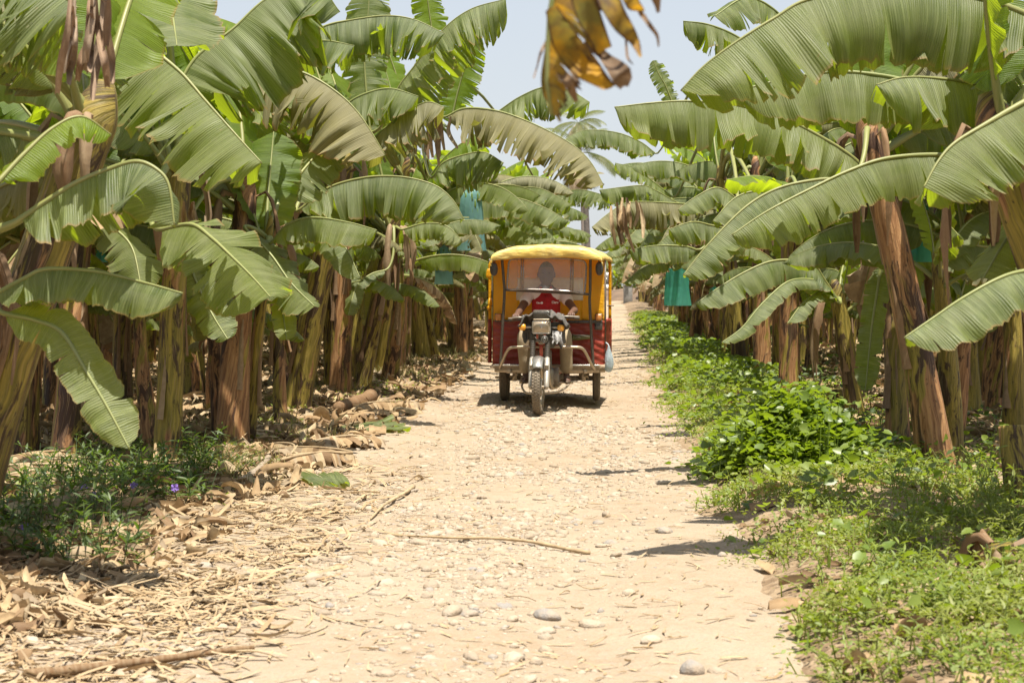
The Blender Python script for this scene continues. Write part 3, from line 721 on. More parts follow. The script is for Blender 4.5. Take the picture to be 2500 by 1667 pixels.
for elev, droop, L, W, tear, fold, mat, cls in (
    (84, 22, 1.5, .24, .3, (.5, .35), 'young_leaf', 'up'), (80, 40, 1.7, .27, .8, (.35, .4), 'young_leaf', 'up'), (76, 55, 1.8, .28, 1.4, (.4, .5), 'young_leaf', 'up'), (78, 70, 1.9, .28, 2.2, (.5, .6), 'young_leaf', 'up'),
    (62, 85, 2.0, .30, 1.2, (.85, .6), 'leaf', 'mid'), (55, 95, 2.1, .31, 2.4, (.95, .55), 'leaf', 'mid'), (66, 110, 2.1, .29, 3.4, (.95, .55), 'worn_leaf', 'mid'), (48, 75, 1.9, .30, .7, (.9, .6), 'leaf', 'mid'), (58, 100, 2.2, .30, 4.2, (1.0, .5), 'leaf', 'mid'),
    (35, 85, 1.9, .30, 1.6, (.95, .55), 'leaf', 'low'), (28, 95, 1.9, .28, 3.4, (1.0, .5), 'worn_leaf', 'low'), (40, 105, 2.0, .30, 2.5, (.95, .55), 'leaf', 'low'), (22, 70, 1.8, .29, 1.0, (.85, .65), 'leaf', 'low'),
    (5, 85, 1.7, .24, 3.5, (.9, .5), 'worn_leaf', 'old'), (15, 100, 1.8, .25, 4.5, (.95, .5), 'dry', 'old'), (-5, 75, 1.5, .2, 3.0, (1.0, .4), 'dry', 'old')):
    LIB[cls].append(lib_leaf(k_, elev, droop, L, W, tear, fold, mat)); k_ += 1
TRUNKS = []
for i in range(7):
    rs = np.random.RandomState(300 + i); n = 26; z = np.linspace(-.05, 2.4, n); b = rs.normal(0, .05, 2)
    P = np.stack([b[0] * np.sin(z * 1.2), b[1] * np.sin(z * .9 + 1), z], 1); rad = np.interp(z, [0, 1, 2.4], [.125, .108, .072]) * rs.uniform(.85, 1.1)
    mb = trunk_mesh(P, rad, 300 + i, 18); f = MB(); add_flaps(f, P, rad, rs, 4)
    TRUNKS.append((mb.mesh('trunk', M['green_trunk' if i % 3 == 1 else 'trunk']), f.mesh('dry_sheath', M['sheath']), P[-1]))
def put_leaf(parent, cls, loc, az, rs, scale=1.0, tilt=0.0):
    o = link('leaf', LIB[cls][rs.randint(len(LIB[cls]))], parent, loc)
    o.rotation_euler = (rs.normal(0, .22), tilt + rs.normal(0, .08), az); s_ = scale * rs.uniform(.88, 1.1)
    o.scale = (s_, s_ * (1 if rs.rand() < .5 else -1), s_); return o
def crown_leaves(root, top, rs, scale=1.0, sect=None, n=(2, 4, 3, 1)):
    az = rs.uniform(0, 6.28)
    for cls, m in zip(('up', 'mid', 'low', 'old'), n):
        for _ in range(m):
            az += 2.4 + rs.normal(0, .25); a = az
            if sect: a = sect[0] + (az % 6.283 / 6.283 - .5) * sect[1]
            dz = {'up': 0, 'mid': -.03, 'low': -.10, 'old': -.22}[cls]
            put_leaf(root, cls, (top[0] + .04 * math.cos(a), top[1] + .04 * math.sin(a), top[2] + dz), a, rs, scale)
def follower(root, rs, x, y, s2):
    tm, fm, top = TRUNKS[rs.randint(len(TRUNKS))]; t = link('trunk', tm, root, (x, y, 0)); w2 = s2 ** .8; t.scale = (w2, w2, s2)
    M2 = Matrix.Rotation(rs.normal(0, .09), 3, 'X') @ Matrix.Rotation(rs.normal(0, .09), 3, 'Y') @ Matrix.Rotation(rs.uniform(0, 6.28), 3, 'Z'); t.rotation_euler = M2.to_euler()
    crown_leaves(root, Vector(t.location) + M2 @ Vector((top[0] * w2, top[1] * w2, top[2] * s2 - .04)), rs, s2 * .9, None, (2, 3, 2, 0))
def plant(x, y, rs, scale=1.0, label=None, group=None, sect=None, n=(2, 4, 3, 1), lean=None, extra=0):
    root = empty('banana_plant', (x, y, float(ground_z(x, y)) - .02)); tm, fm, top = TRUNKS[rs.randint(len(TRUNKS))]
    hs = scale * rs.uniform(.86, 1.12); t = link('trunk', tm, root); ws = scale ** .6 * rs.uniform(.9, 1.1)
    t.scale = (ws, ws, hs); f = link('dry_sheath', fm, root); f.scale = t.scale
    ln = lean if lean is not None else rs.normal(0, .07, 2); rz = rs.uniform(0, 6.28)
    Mx = Matrix.Rotation(ln[0], 3, 'X') @ Matrix.Rotation(ln[1], 3, 'Y') @ Matrix.Rotation(rz, 3, 'Z')
    t.rotation_euler = Mx.to_euler(); f.rotation_euler = Mx.to_euler()
    tp = Mx @ Vector((top[0] * ws, top[1] * ws, top[2] * hs - .04)); crown_leaves(root, tp, rs, scale, sect, n)
    for q in range(extra):      # followers growing from the same foot
        a = rs.uniform(0, 6.28); d = rs.uniform(.25, .5); follower(root, rs, d * math.cos(a), d * math.sin(a), scale * rs.uniform(.40, .85))
    return tag(root, label, 'banana plant', group)

# ---- plants whose stem or leaves can be told apart: traced to their place, height and depth
HERO = {}
def hero_plant(key, base, Yb, tip, Yt, wpx, label, green=False, r_top=.62, stump=False, flaps=6):
    """base/tip: pixels; Yb/Yt: depths of foot and crown; wpx: stem width in pixels."""
    a, b = at(*base, Yb), at(*tip, Yt); a[2] = ground_z(a[0], a[1]) - .04
    b[1] = a[1] + (Yt - Yb); n = 30; m = (a + b) / 2; m[:2] = a[:2] * .55 + b[:2] * .45
    P = curve([a, m, b], n); r = wpx / F_PX * Yb / 2 * .93
    rad = r * np.linspace(1.08, r_top * 1.15, n); root = empty('banana_plant' if not stump else 'banana_stump', a)
    seed = abs(hash(key)) % 1000 if False else sum(map(ord, key)) * 7
    trunk_mesh(P, rad, seed, 22, not stump).build('trunk', M['green_trunk' if green else 'trunk'], root, a)
    if flaps: f = MB(); add_flaps(f, P, rad, np.random.RandomState(seed), flaps); f.build('dry_sheath', M['sheath'], root, a)
    tag(root, label, 'banana plant' if not stump else 'stump', 'traced banana plants' if not stump else 'cut banana stumps')
    HERO[key] = (root, a, b); return root
hero_plant('L1', (-120, 1390), 8.0, (225, 300), 8.3, 132, 'thick leaning banana plant with yellow streaked brown trunk at the left edge', True, r_top=.8)
hero_plant('L0', (-215, 1420), 7.7, (-90, 620), 7.6, 60, 'young left edge banana plant whose leaves droop across the thick leaning trunk', True)
hero_plant('L2', (408, 1150), 12.2, (440, 420), 12.4, 68, 'banana plant with dark brown trunk rising from the leafy weeds at left', r_top=.75)
hero_plant('L3', (158, 1142), 12.4, (205, 500), 12.8, 68, 'banana plant with dark trunk behind the long drooping leaf at left')
hero_plant('L4', (300, 1085), 14.2, (296, 520), 14.4, 48, 'banana plant with yellow brown trunk between two darker trunks at left')
hero_plant('L5', (565, 1104), 13.6, (600, 480), 13.8, 76, 'banana plant with broad pale brown trunk beside a slim green shoot at left')
hero_plant('L6', (605, 1090), 13.9, (655, 590), 13.7, 33, 'slim green young banana plant with one upright glowing leaf at left', True)
hero_plant('L7', (685, 1046), 15.8, (670, 560), 16.0, 34, 'thin brown banana plant between the slim green shoot and the thick leaning trunk at left')
hero_plant('L8', (722, 1012), 17.4, (835, 420), 17.2, 64, 'banana plant with thick olive trunk leaning right, mid left row', True, r_top=.75)
hero_plant('L9', (832, 972), 19.8, (838, 360), 19.8, 50, 'banana plant with dry skirt at its foot, left row just past the leaning olive trunk')
hero_plant('L10', (880, 965), 20.4, (962, 560), 20.2, 40, 'green banana plant bending right above the fallen trunk, left row', True)
hero_plant('L11', (985, 880), 27.5, (1010, 330), 27.5, 30, 'tall straight banana plant next to the hanging pale blue bag, left row')
hero_plant('L12', (925, 915), 24.5, (990, 420), 24.0, 34, 'banana plant with yellow trunk leaning right behind the fallen trunk, left row', True)
hero_plant('R0', (2760, 1390), 7.9, (2650, 640), 7.7, 70, 'young banana plant at the right edge with one broad pale low leaf', True)
hero_plant('R9', (2740, 1390), 8.0, (2440, 330), 8.2, 112, 'thick banana plant with scaly brown crown at the right edge', r_top=.9, flaps=12)
hero_plant('R1', (2290, 1165), 11.9, (2122, 335), 12.0, 84, 'banana plant with tall brown trunk leaning left, front of the right row', r_top=.68, flaps=8)
hero_plant('R2', (2193, 1122), 12.9, (2170, 420), 13.2, 60, 'banana plant with shaded trunk directly behind the tall leaning one on the right')
hero_plant('R3', (2091, 1028), 16.5, (2046, 735), 16.5, 42, 'young green banana plant with low leaves arching toward the road, right row', True, r_top=.8)
hero_plant('R4', (1925, 984), 19.0, (1925, 480), 19.0, 46, 'banana plant with straight dark trunk behind the low arching leaves, right row')
hero_plant('R5', (1862, 934), 22.9, (1845, 420), 23.0, 40, 'banana plant with pale brown trunk at the edge of the weeds, right row')
hero_plant('R6', (1808, 916), 24.7, (1760, 440), 24.7, 34, 'banana plant with yellowish trunk leaning left near the vines, right row', True)
hero_plant('R7', (2372, 1022), 16.9, (2340, 420), 17.0, 44, 'banana plant with pale lit trunk in the second row on the right')
hero_plant('R8', (2476, 1098), 13.7, (2466, 500), 13.8, 54, 'banana plant with torn tan trunk near the right edge')
hero_plant('R10', (2334, 1088), 14.1, (2290, 560), 14.4, 30, 'thin dark banana plant right of the tall leaning trunk')
# cut stems
hero_plant('S1', (2044, 1024), 16.8, (2038, 950), 16.8, 36, 'short pale cut banana stump in the right hand weeds', False, 1.0, True, 0)
hero_plant('S2', (2488, 1260), 9.9, (2470, 1040), 10.0, 60, 'tall cut banana stump at the right edge, torn at the top', False, .95, True, 0)
hero_plant('S3', (1088, 835), 38, (1152, 652), 38, 27, 'pale cut banana stem leaning right near the pale blue bags', False, .95, True, 0)
hero_plant('S4', (2290, 1225), 10.6, (2268, 1168), 10.6, 40, 'low broken stump at the foot of the tall leaning trunk on the right', False, 1.0, True, 0)
hero_plant('S5', (2455, 1475), 7.2, (2440, 1330), 7.2, 70, 'rotten brown stump in the lower right corner', False, .8, True, 7)

TENT, FLAT, HALF = (1.0, .5), (.12, .30), (.45, .6)
CAMH = (0, -.85, .5)
# key, pixels along the midrib from stem to tip, depth at stem, depth at tip, half width px, hint, fold, tear, material
HL = [
 ('L1', [(215, 110), (287, 63), (364, 115), (440, 176), (501, 245), (566, 318), (639, 398)], 10.8, 10.2, 190, 0, TENT, 2.2, 'leaf'),
 ('L5', [(560, 260), (605, 180), (670, 165), (746, 180), (823, 226), (880, 283), (941, 379)], 14.6, 14.2, 155, 0, TENT, 2.4, 'worn_leaf'),
 ('L2', [(420, 240), (478, 142), (570, 70), (650, -2), (760, -50), (830, 30)], 13, 13.4, 230, 0, TENT, 1.8, 'leaf'),
 ('L0', [(50, 536), (110, 495), (184, 448), (260, 415), (333, 394), (385, 415), (413, 455), (426, 550)], 7.4, 7.2, 150, 0, TENT, .4, 'leaf'),
 ('L0', [(0, 440), (60, 375), (130, 312), (200, 285), (272, 330)], 7.3, 7.6, 75, (0, -.3, 1), HALF, .2, 'young_leaf'),
 ('L2', [(400, -90), (415, -10), (425, 60), (432, 112)], 12.6, 11.4, 118, 0, FLAT, .1, 'leaf'),
 ('L1', [(-80, -60), (20, -70), (110, -40), (190, 20)], 7.6, 7.5, 260, 0, TENT, 2.6, 'leaf'),
 ('L6', [(650, 560), (655, 470), (662, 390), (668, 322)], 13.8, 14.2, 72, CAMH, FLAT, .2, 'young_leaf'),
 ('L6', [(690, 480), (745, 410), (800, 352), (850, 345)], 14.0, 14.6, 75, (0, -.6, .8), HALF, .5, 'leaf'),
 ('L6', [(665, 590), (700, 550), (760, 531), (850, 543), (920, 562)], 13.4, 13.1, 68, 0, TENT, .3, 'leaf'),
 ('L8', [(735, 510), (800, 460), (890, 434), (980, 432), (1060, 452), (1105, 488), (1132, 535)], 16.4, 16.0, 108, 0, TENT, 1.6, 'leaf'),
 ('L2', [(395, 560), (467, 548), (517, 581), (574, 634), (620, 680), (660, 725)], 11.4, 10.6, 125, (0, -.55, .8), (.35, .5), .8, 'leaf'),
 ('L0', [(-10, 718), (60, 680), (115, 657), (230, 662), (345, 688), (446, 716)], 7.5, 7.2, 92, 0, TENT, .2, 'leaf'),
 ('L0', [(10, 765), (92, 783), (153, 814), (210, 906), (260, 990), (316, 1095)], 7.5, 7.2, 62, (.25, -.85, .45), (.10, .25), .2, 'leaf'),
 ('L5', [(455, 620), (480, 690), (520, 770), (556, 828)], 12.6, 12.2, 48, CAMH, FLAT, .4, 'leaf'),
 ('L6', [(600, 560), (660, 620), (710, 690), (768, 748)], 13.4, 13.0, 68, (0, -.5, .8), HALF, 1.0, 'leaf'),
 ('L6', [(680, 700), (688, 745), (700, 830)], 13.4, 13.1, 30, CAMH, FLAT, .1, 'leaf'),
 ('L9', [(720, 110), (790, 66), (855, 50), (941, 39), (1010, 48), (1085, 82)], 18.8, 18.6, 105, 0, TENT, 3.6, 'leaf'),
 ('L9', [(690, 130), (750, 106), (800, 100), (865, 112)], 18.0, 17.6, 85, 0, TENT, 1.6, 'leaf'),
 ('L9', [(935, 300), (972, 217), (1010, 165), (1079, 76), (1148, 24), (1235, -2)], 19.2, 18.8, 115, 0, TENT, 3.0, 'leaf'),
 ('L8', [(820, 300), (852, 251), (907, 224), (958, 217), (1022, 236)], 17.0, 16.6, 88, 0, TENT, 1.6, 'leaf'),
 ('L8', [(890, 360), (917, 334), (975, 286), (1040, 250), (1085, 262)], 17.0, 16.6, 95, 0, TENT, 1.8, 'worn_leaf'),
 ('L11', [(1090, 285), (1137, 265), (1217, 272), (1303, 303), (1389, 348), (1440, 393), (1474, 452)], 23.6, 22.6, 100, 0, TENT, 6.0, 'worn_leaf'),
 ('L11', [(1210, 278), (1268, 238), (1330, 213), (1389, 220), (1440, 250)], 29, 28, 82, 0, TENT, 2.5, 'leaf'),
 ('L11', [(1060, 430), (1082, 398), (1130, 379), (1182, 372), (1230, 398)], 24, 23.6, 92, 0, TENT, 2.4, 'leaf'),
 ('L12', [(1090, 520), (1130, 498), (1179, 489), (1251, 482), (1320, 503), (1389, 540)], 27, 26, 55, 0, TENT, 1.6, 'leaf'),
 ('L11', [(1200, 474), (1251, 461), (1320, 461), (1395, 500)], 31, 30, 50, 0, TENT, 2.2, 'leaf'),
 ('L11', [(1340, 484), (1375, 470), (1423, 464), (1500, 484)], 38, 37, 42, 0, TENT, 5.0, 'leaf'),
 ('L9', [(905, 330), (890, 160), (897, 60), (905, -60)], 19.6, 19.8, 60, CAMH, (.3, .4), 1.8, 'leaf'),
 ('L11', [(1050, 190), (1056, 100), (1048, 30), (1035, -60)], 25, 25, 42, CAMH, (.3, .4), 1.6, 'young_leaf'),
 ('L11', [(1100, 300), (1120, 215), (1140, 150), (1166, 96)], 24, 24, 48, (.3, -.8, .4), FLAT, 3.5, 'young_leaf'),
 ('L5', [(590, 330), (640, 240), (700, 190), (770, 240)], 15.4, 15.2, 120, 0, TENT, 1.6, 'leaf'),
 ('L2', [(330, 300), (300, 150), (270, 40), (240, -90)], 13.6, 13.8, 120, CAMH, FLAT, 1.0, 'leaf'),
 ('L4', [(300, 560), (230, 480), (150, 470), (60, 520)], 13.6, 13.0, 110, 0, TENT, 1.0, 'leaf'),
 ('L4', [(320, 560), (380, 500), (450, 490), (520, 540)], 14.0, 13.6, 95, 0, TENT, 1.2, 'leaf'),
 ('L3', [(205, 520), (260, 545), (320, 600), (345, 700)], 12.0, 11.6, 70, (0, -.5, .8), HALF, .6, 'leaf'),
 ('L7', [(690, 600), (780, 560), (840, 600), (880, 680)], 15.2, 14.8, 55, 0, TENT, .6, 'leaf'),
 ('L10', [(985, 560), (1040, 545), (1090, 552), (1130, 590)], 20, 19.8, 45, 0, TENT, 1.0, 'leaf'),
 ('L10', [(940, 660), (905, 670), (870, 700), (850, 770)], 19.8, 19.4, 26, 0, HALF, .4, 'leaf'),
 # right side
 ('R9', [(2560, 60), (2500, 33), (2391, -4), (2190, -30), (1985, -4), (1890, 45), (1790, 108), (1715, 165), (1662, 222)], 8.2, 8.0, 200, 0, TENT, .9, 'leaf'),
 ('R9', [(2340, 300), (2260, 215), (2100, 178), (1960, 184), (1800, 222)], 9.2, 9.0, 128, 0, TENT, .5, 'leaf'),
 ('R9', [(2530, 300), (2476, 257), (2390, 210), (2290, 192), (2204, 190), (2138, 208)], 9.0, 8.7, 150, (0, -.35, .9), HALF, .3, 'leaf'),
 ('R9', [(2560, 225), (2500, 250), (2405, 304), (2330, 350), (2290, 395), (2255, 458)], 7.8, 7.5, 185, 0, TENT, .6, 'leaf'),
 ('R9', [(2390, 395), (2298, 379), (2172, 386), (2078, 415), (1961, 470), (1868, 519), (1786, 574)], 9.7, 9.3, 108, 0, TENT, .9, 'leaf'),
 ('R1', [(2060, 440), (2003, 438), (1905, 458), (1821, 505), (1727, 599), (1668, 672)], 11.4, 11.0, 84, 0, TENT, 1.6, 'leaf'),
 ('R1', [(2118, 420), (2075, 380), (2008, 337), (1914, 290), (1798, 257), (1680, 247), (1587, 252), (1500, 262)], 12.0, 11.6, 118, 0, TENT, 1.6, 'leaf'),
 ('R7', [(1850, 125), (1788, 84), (1727, 60), (1668, 52)], 15.4, 15, 68, 0, TENT, 1.8, 'leaf'),
 ('R7', [(1960, 110), (1890, 25), (1820, -4), (1744, 40)], 14.6, 14, 75, (0, -.5, .8), HALF, .6, 'leaf'),
 ('R6', [(1645, 260), (1625, 210), (1608, 180), (1594, 148)], 28, 28, 24, CAMH, FLAT, 3.0, 'leaf'),
 ('R4', [(1940, 500), (1912, 452), (1850, 430), (1775, 438)], 17, 16.5, 55, (0, .2, 1), (.2, .5), .3, 'young_leaf'),
 ('R6', [(1850, 540), (1816, 502), (1755, 459), (1700, 480), (1655, 512)], 21, 20.6, 50, 0, TENT, .5, 'leaf'),
 ('R6', [(1780, 560), (1735, 550), (1690, 542), (1632, 560)], 20, 19.6, 55, 0, TENT, .4, 'leaf'),
 ('R5', [(1730, 505), (1657, 497), (1540, 494), (1490, 518), (1445, 555)], 27, 26, 70, 0, TENT, 3.0, 'worn_leaf'),
 ('R5', [(1710, 520), (1652, 494), (1600, 465), (1564, 453), (1463, 464)], 29, 28.4, 55, 0, TENT, 2.0, 'leaf'),
 ('R6', [(1640, 480), (1600, 448), (1550, 412), (1502, 398)], 31, 30.4, 42, (0, -.4, .9), HALF, 1.2, 'leaf'),
 ('R5', [(1600, 375), (1560, 345), (1500, 323), (1423, 319), (1372, 345)], 36, 35, 46, 0, TENT, 1.6, 'leaf'),
 ('R5', [(1700, 610), (1667, 601), (1600, 600), (1538, 610)], 23, 22.6, 48, 0, TENT, .6, 'leaf'),
 ('R5', [(1640, 640), (1600, 642), (1560, 660), (1525, 690)], 27, 26.6, 30, 0, TENT, 1.6, 'leaf'),
 ('R10', [(2282, 548), (2292, 510), (2326, 491), (2373, 528), (2401, 585)], 13.8, 13.4, 95, 0, TENT, .6, 'leaf'),
 ('R9', [(2560, 500), (2510, 530), (2460, 580), (2400, 680)], 8.6, 8.3, 95, (-.4, -.6, .6), HALF, .4, 'leaf'),
 ('R0', [(2590, 655), (2500, 662), (2436, 681), (2350, 728), (2280, 775), (2208, 824)], 7.6, 7.3, 108, 0, (.6, .7), .2, 'leaf'),
 ('R3', [(2046, 735), (2010, 680), (1989, 650), (1947, 636), (1883, 638), (1819, 664), (1755, 702), (1698, 742)], 16.3, 15.6, 64, 0, TENT, .4, 'leaf'),
 ('R3', [(2046, 735), (2015, 695), (1989, 683), (1925, 687), (1862, 740), (1811, 800), (1762, 836)], 16.2, 15.4, 36, 0, HALF, .2, 'leaf'),
 ('R3', [(2046, 738), (2020, 715), (2000, 712), (1960, 740), (1922, 790)], 16.2, 15.8, 32, 0, HALF, .2, 'leaf'),
 ('R2', [(2150, 650), (2140, 720), (2128, 800), (2112, 955)], 12.6, 12.5, 32, CAMH, FLAT, .5, 'leaf'),
 ('R8', [(2340, 740), (2352, 700), (2365, 660), (2377, 615)], 12.6, 12.8, 32, CAMH, FLAT, .2, 'young_leaf'),
 ('R2', [(2200, 420), (2160, 300), (2120, 250), (2040, 260)], 13.0, 12.6, 90, 0, TENT, .5, 'young_leaf'),
 ('R8', [(2480, 560), (2420, 600), (2360, 600), (2300, 640)], 12.8, 12.4, 60, 0, TENT, .4, 'leaf'),
 ('R10', [(2290, 580), (2230, 620), (2190, 690), (2180, 800)], 13.8, 13.4, 60, CAMH, FLAT, .6, 'leaf'),
 ('R4', [(1920, 520), (1870, 470), (1800, 480), (1740, 540)], 18.4, 18.0, 60, 0, TENT, 1.0, 'leaf'),
 ('R7', [(2330, 440), (2260, 380), (2180, 400), (2120, 470)], 16.4, 16.0, 80, 0, TENT, .8, 'leaf'),
]
def hero_leaf(i, key, pts, Y0, Y1, wpx, hint, fold, tear, mat):
    root, base, crown = HERO[key]; rs = np.random.RandomState(4000 + i * 13)
    Q = np.array(pts, float); q = np.r_[0, np.cumsum(np.linalg.norm(np.diff(Q, axis=0), axis=1))]; q /= q[-1]
    W3 = np.array([at(px, py, Y0 + (Y1 - Y0) * t) for (px, py), t in zip(pts, q)])
    P = curve(W3, 64); dist = np.linalg.norm(P[0] - crown); t0 = nrm(P[1] - P[0])
    out = P[0] - crown; a = crown + np.array([out[0] * .25, out[1] * .25, max(.05, .3 * dist)]); b = P[0] - t0 * min(.35, .3 * dist)
    h = np.linspace(0, 1, 16)[:, None]; Bz = (1 - h) ** 3 * crown + 3 * (1 - h) ** 2 * h * a + 3 * (1 - h) * h * h * b + h ** 3 * P[0]
    W = wpx / F_PX * (Y0 + Y1) / 2; mb = MB()
    add_blade(mb, P, W, rs, (0, 0, 1) if hint == 0 else hint, fold, tear * 1.6 + .2, .22, 8)
    lf = mb.build('leaf', M[mat], root, base)
    mr = MB(); r0 = .018 if W > .25 else .013
    mr.tube(np.vstack([Bz[:-1], P]), np.r_[np.linspace(r0 * 2.1, r0, 15), np.linspace(r0, .004, 64)], 7)
    mr.build('midrib', M['midrib'], lf, base)
for i, h in enumerate(HL): hero_leaf(i, *h)
# leaves of the same plants that point away from the road or are hidden behind the first ones
for k, (key, (root, base, crown)) in enumerate(HERO.items()):
    if key[0] == 'S': continue
    rs = np.random.RandomState(70 + k); small = key in ('L0', 'L6', 'R0', 'R3', 'L7', 'R10'); c = crown - base - np.array([0, 0, .05])
    back = 1.57 + (1.25 if key[0] == 'L' else -1.25)
    crown_leaves(root, c, rs, .62 if small else .95, (back, 2.3), (1, 2, 1, 0) if small else (3, 5, 3, 1))
    if not small and key not in ('L1', 'R9'):
        for q in range(1): follower(root, rs, rs.uniform(.1, .5) * (-1 if key[0] == 'L' else 1), rs.uniform(.25, .7), rs.uniform(.42, .78))

# ------------------------------------------------------------------ the rows beyond
ORD = ['first', 'second', 'third', 'fourth', 'fifth', 'sixth', 'seventh', 'eighth', 'ninth', 'tenth', 'eleventh', 'twelfth', 'thirteenth', 'fourteenth', 'fifteenth', 'sixteenth', 'seventeenth', 'eighteenth', 'nineteenth', 'twentieth']
rs = np.random.RandomState(77); count = 0
hero_xy = np.array([v[1][:2] for v in HERO.values()])
for side, sgn in (('left', -1), ('right', 1)):
    for k in range(8):
        y = (22.5 if side == 'left' else 26.5) if k == 0 else 10.5 + (k % 2) * 1.1; num = 0
        while y < (128 if k == 0 else 95 if k == 1 else 62 if k < 4 else 46):
            rx = (-3.2 - 2.25 * k if sgn < 0 else 2.35 + 2.25 * k) + rs.normal(0, .28); yy = y + rs.normal(0, .35); x = rx + ROAD * yy
            px = 1250 + x / yy * F_PX; y += (2.05 if y < 40 else 2.5 if y < 70 else 3.6) * (1 if k < 3 else 1.15)
            if px < -330 or px > 2830 or np.min(np.hypot(hero_xy[:, 0] - x, hero_xy[:, 1] - yy)) < .9: continue
            sc = rs.uniform(.92, 1.16) * (1.0 if rs.rand() > .15 else .7); look = 'stout' if sc > 1.08 else 'young' if sc < .8 else 'tall'
            if k <= 1 and yy < 48 and num < 20:
                lab = f'{look} banana plant in the {["roadside", "second"][k]} row on the {side}, {ORD[num]} back from the traced front ones'.replace(' from the traced front ones', ' from the nearest trunks')
            else: lab = f'banana plant deep in the {side} hand rows' if k > 1 else f'far banana plant near the end of the {side} roadside rows'
            num += 1; far = yy > 50
            plant(x, yy, rs, sc, lab, f'banana plants in the {side} rows', None, (2, 5, 4, 1) if far else (3, 5, 5, 1), None, (k == 0) * 1 if far else 1); count += 1
# the field closes behind the end of the road
for i in range(26):
    x = -14 + 1.75 * i + rs.normal(0, .5); yy = 146 + rs.normal(0, 5)
    plant(x, yy, rs, rs.uniform(1.0, 1.4), 'far banana plant closing the view beyond the end of the road', 'banana plants beyond the road end', None, (1, 4, 4, 1), None, 2 if 0 < x < 18 else 0); count += 1
rs2 = np.random.RandomState(123); n_ = 9000; fx = rs2.uniform(-22, 38, n_); fy = rs2.uniform(150, 157, n_); fz = rs2.uniform(0, 1, n_) ** .8 * (1.6 + 1.8 * fbm(fx * .5, fy * .2, 91, 3))
V_, F_ = scatter_leaves(OVAL, np.stack([fx, fy, fz], 1), rs2.uniform(.25, .7, n_), rs2.uniform(0, 6.28, n_), rs2.uniform(-.6, .9, n_), rs2.normal(0, .6, n_))
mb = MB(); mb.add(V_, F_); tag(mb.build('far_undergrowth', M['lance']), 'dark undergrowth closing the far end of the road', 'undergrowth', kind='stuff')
# young shoots between the front trunks
for i, (px, py, sc, lab) in enumerate([(245, 1035, .42, 'small banana shoot among the left trunks, leftmost'), (520, 1010, .36, 'small banana shoot behind the broad pale trunk at left'), (770, 950, .4, 'small banana shoot behind the leaning olive trunk'),
        (2240, 985, .42, 'small banana shoot behind the tall leaning trunk on the right'), (2420, 1000, .45, 'small banana shoot near the right edge between tan trunks'), (1980, 925, .38, 'small banana shoot behind the young green plant on the right'), (1745, 850, .34, 'small banana shoot by the vines, farthest on the right')]):
    p = on_ground(px, py); plant(p[0], p[1], rs, sc, lab, 'young banana shoots', None, (2, 2, 1, 0))
# one plant just outside the frame on the right whose dead leaf hangs into view over the road
print('plants', count)

# ------------------------------------------------------------------ dead leaves hanging in view
def dead_yellow():
    t = NT('dying_leaf'); o = t.obj(); n = t.noise(o, 9, 4, .65); n2 = t.noise(o, 28, 3); g = t.n('ShaderNodeNewGeometry').outputs['Random Per Island']
    c = t.mix(t.ramp(n, .34, .60), (0.20, 0.18, 0.04), (0.58, 0.31, 0.012)); c = t.mix(t.ramp(t.math('ADD', n2, t.math('MULTIPLY', g, .3)), .60, .98), c, (0.10, 0.055, 0.028))
    sep = t.n('ShaderNodeSeparateXYZ', {0: t.uv()}); c = t.mix(t.ramp(t.math('ADD', sep.outputs[1], t.math('MULTIPLY', n2, .5)), .98, 1.2), c, (0.06, 0.03, 0.02))
    sh = t.bsdf(c, .65, 0, t.bump(n2, .3, .01), .3); tr = t.n('ShaderNodeBsdfTranslucent', {'Color': c}).outputs[0]
    return t.done(t.shmix(.35, sh, tr))
M['dying'] = dead_yellow()
M['dead_brown'] = dry_material('dead_brown', [(0.10, 0.058, 0.035), (0.20, 0.115, 0.055), (0.14, 0.08, 0.045)])
def px_ribbon(mb, pts, Y, wpx, curl=.25, n=12, mi=0, jit=.05, rs=random):
    P = curve([at(px, py, Y + (rs.uniform(-jit, jit))) for px, py in pts], n); w = np.interp(np.linspace(0, 1, n), np.linspace(0, 1, len(wpx)), wpx) / F_PX * Y
    mb.ribbon(P, w, np.array([1, .25, .3]), curl, mi, 6)
rsd = np.random.RandomState(9)
YD = 3.4; root = empty('banana_plant', (2.15, 3.1, 0.0)); b0 = np.array([2.15, 3.1, 0.0])
P = curve([(2.15, 3.1, -.05), (2.1, 3.12, 1.2), (1.9, 3.2, 2.45)], 26); rad = np.linspace(.13, .08, 26)
trunk_mesh(P, rad, 5).build('trunk', M['trunk'], root, b0)
tag(root, 'banana plant whose yellow and brown dying leaf hangs over the road at the top', 'banana plant', 'traced banana plants')
mb = MB()
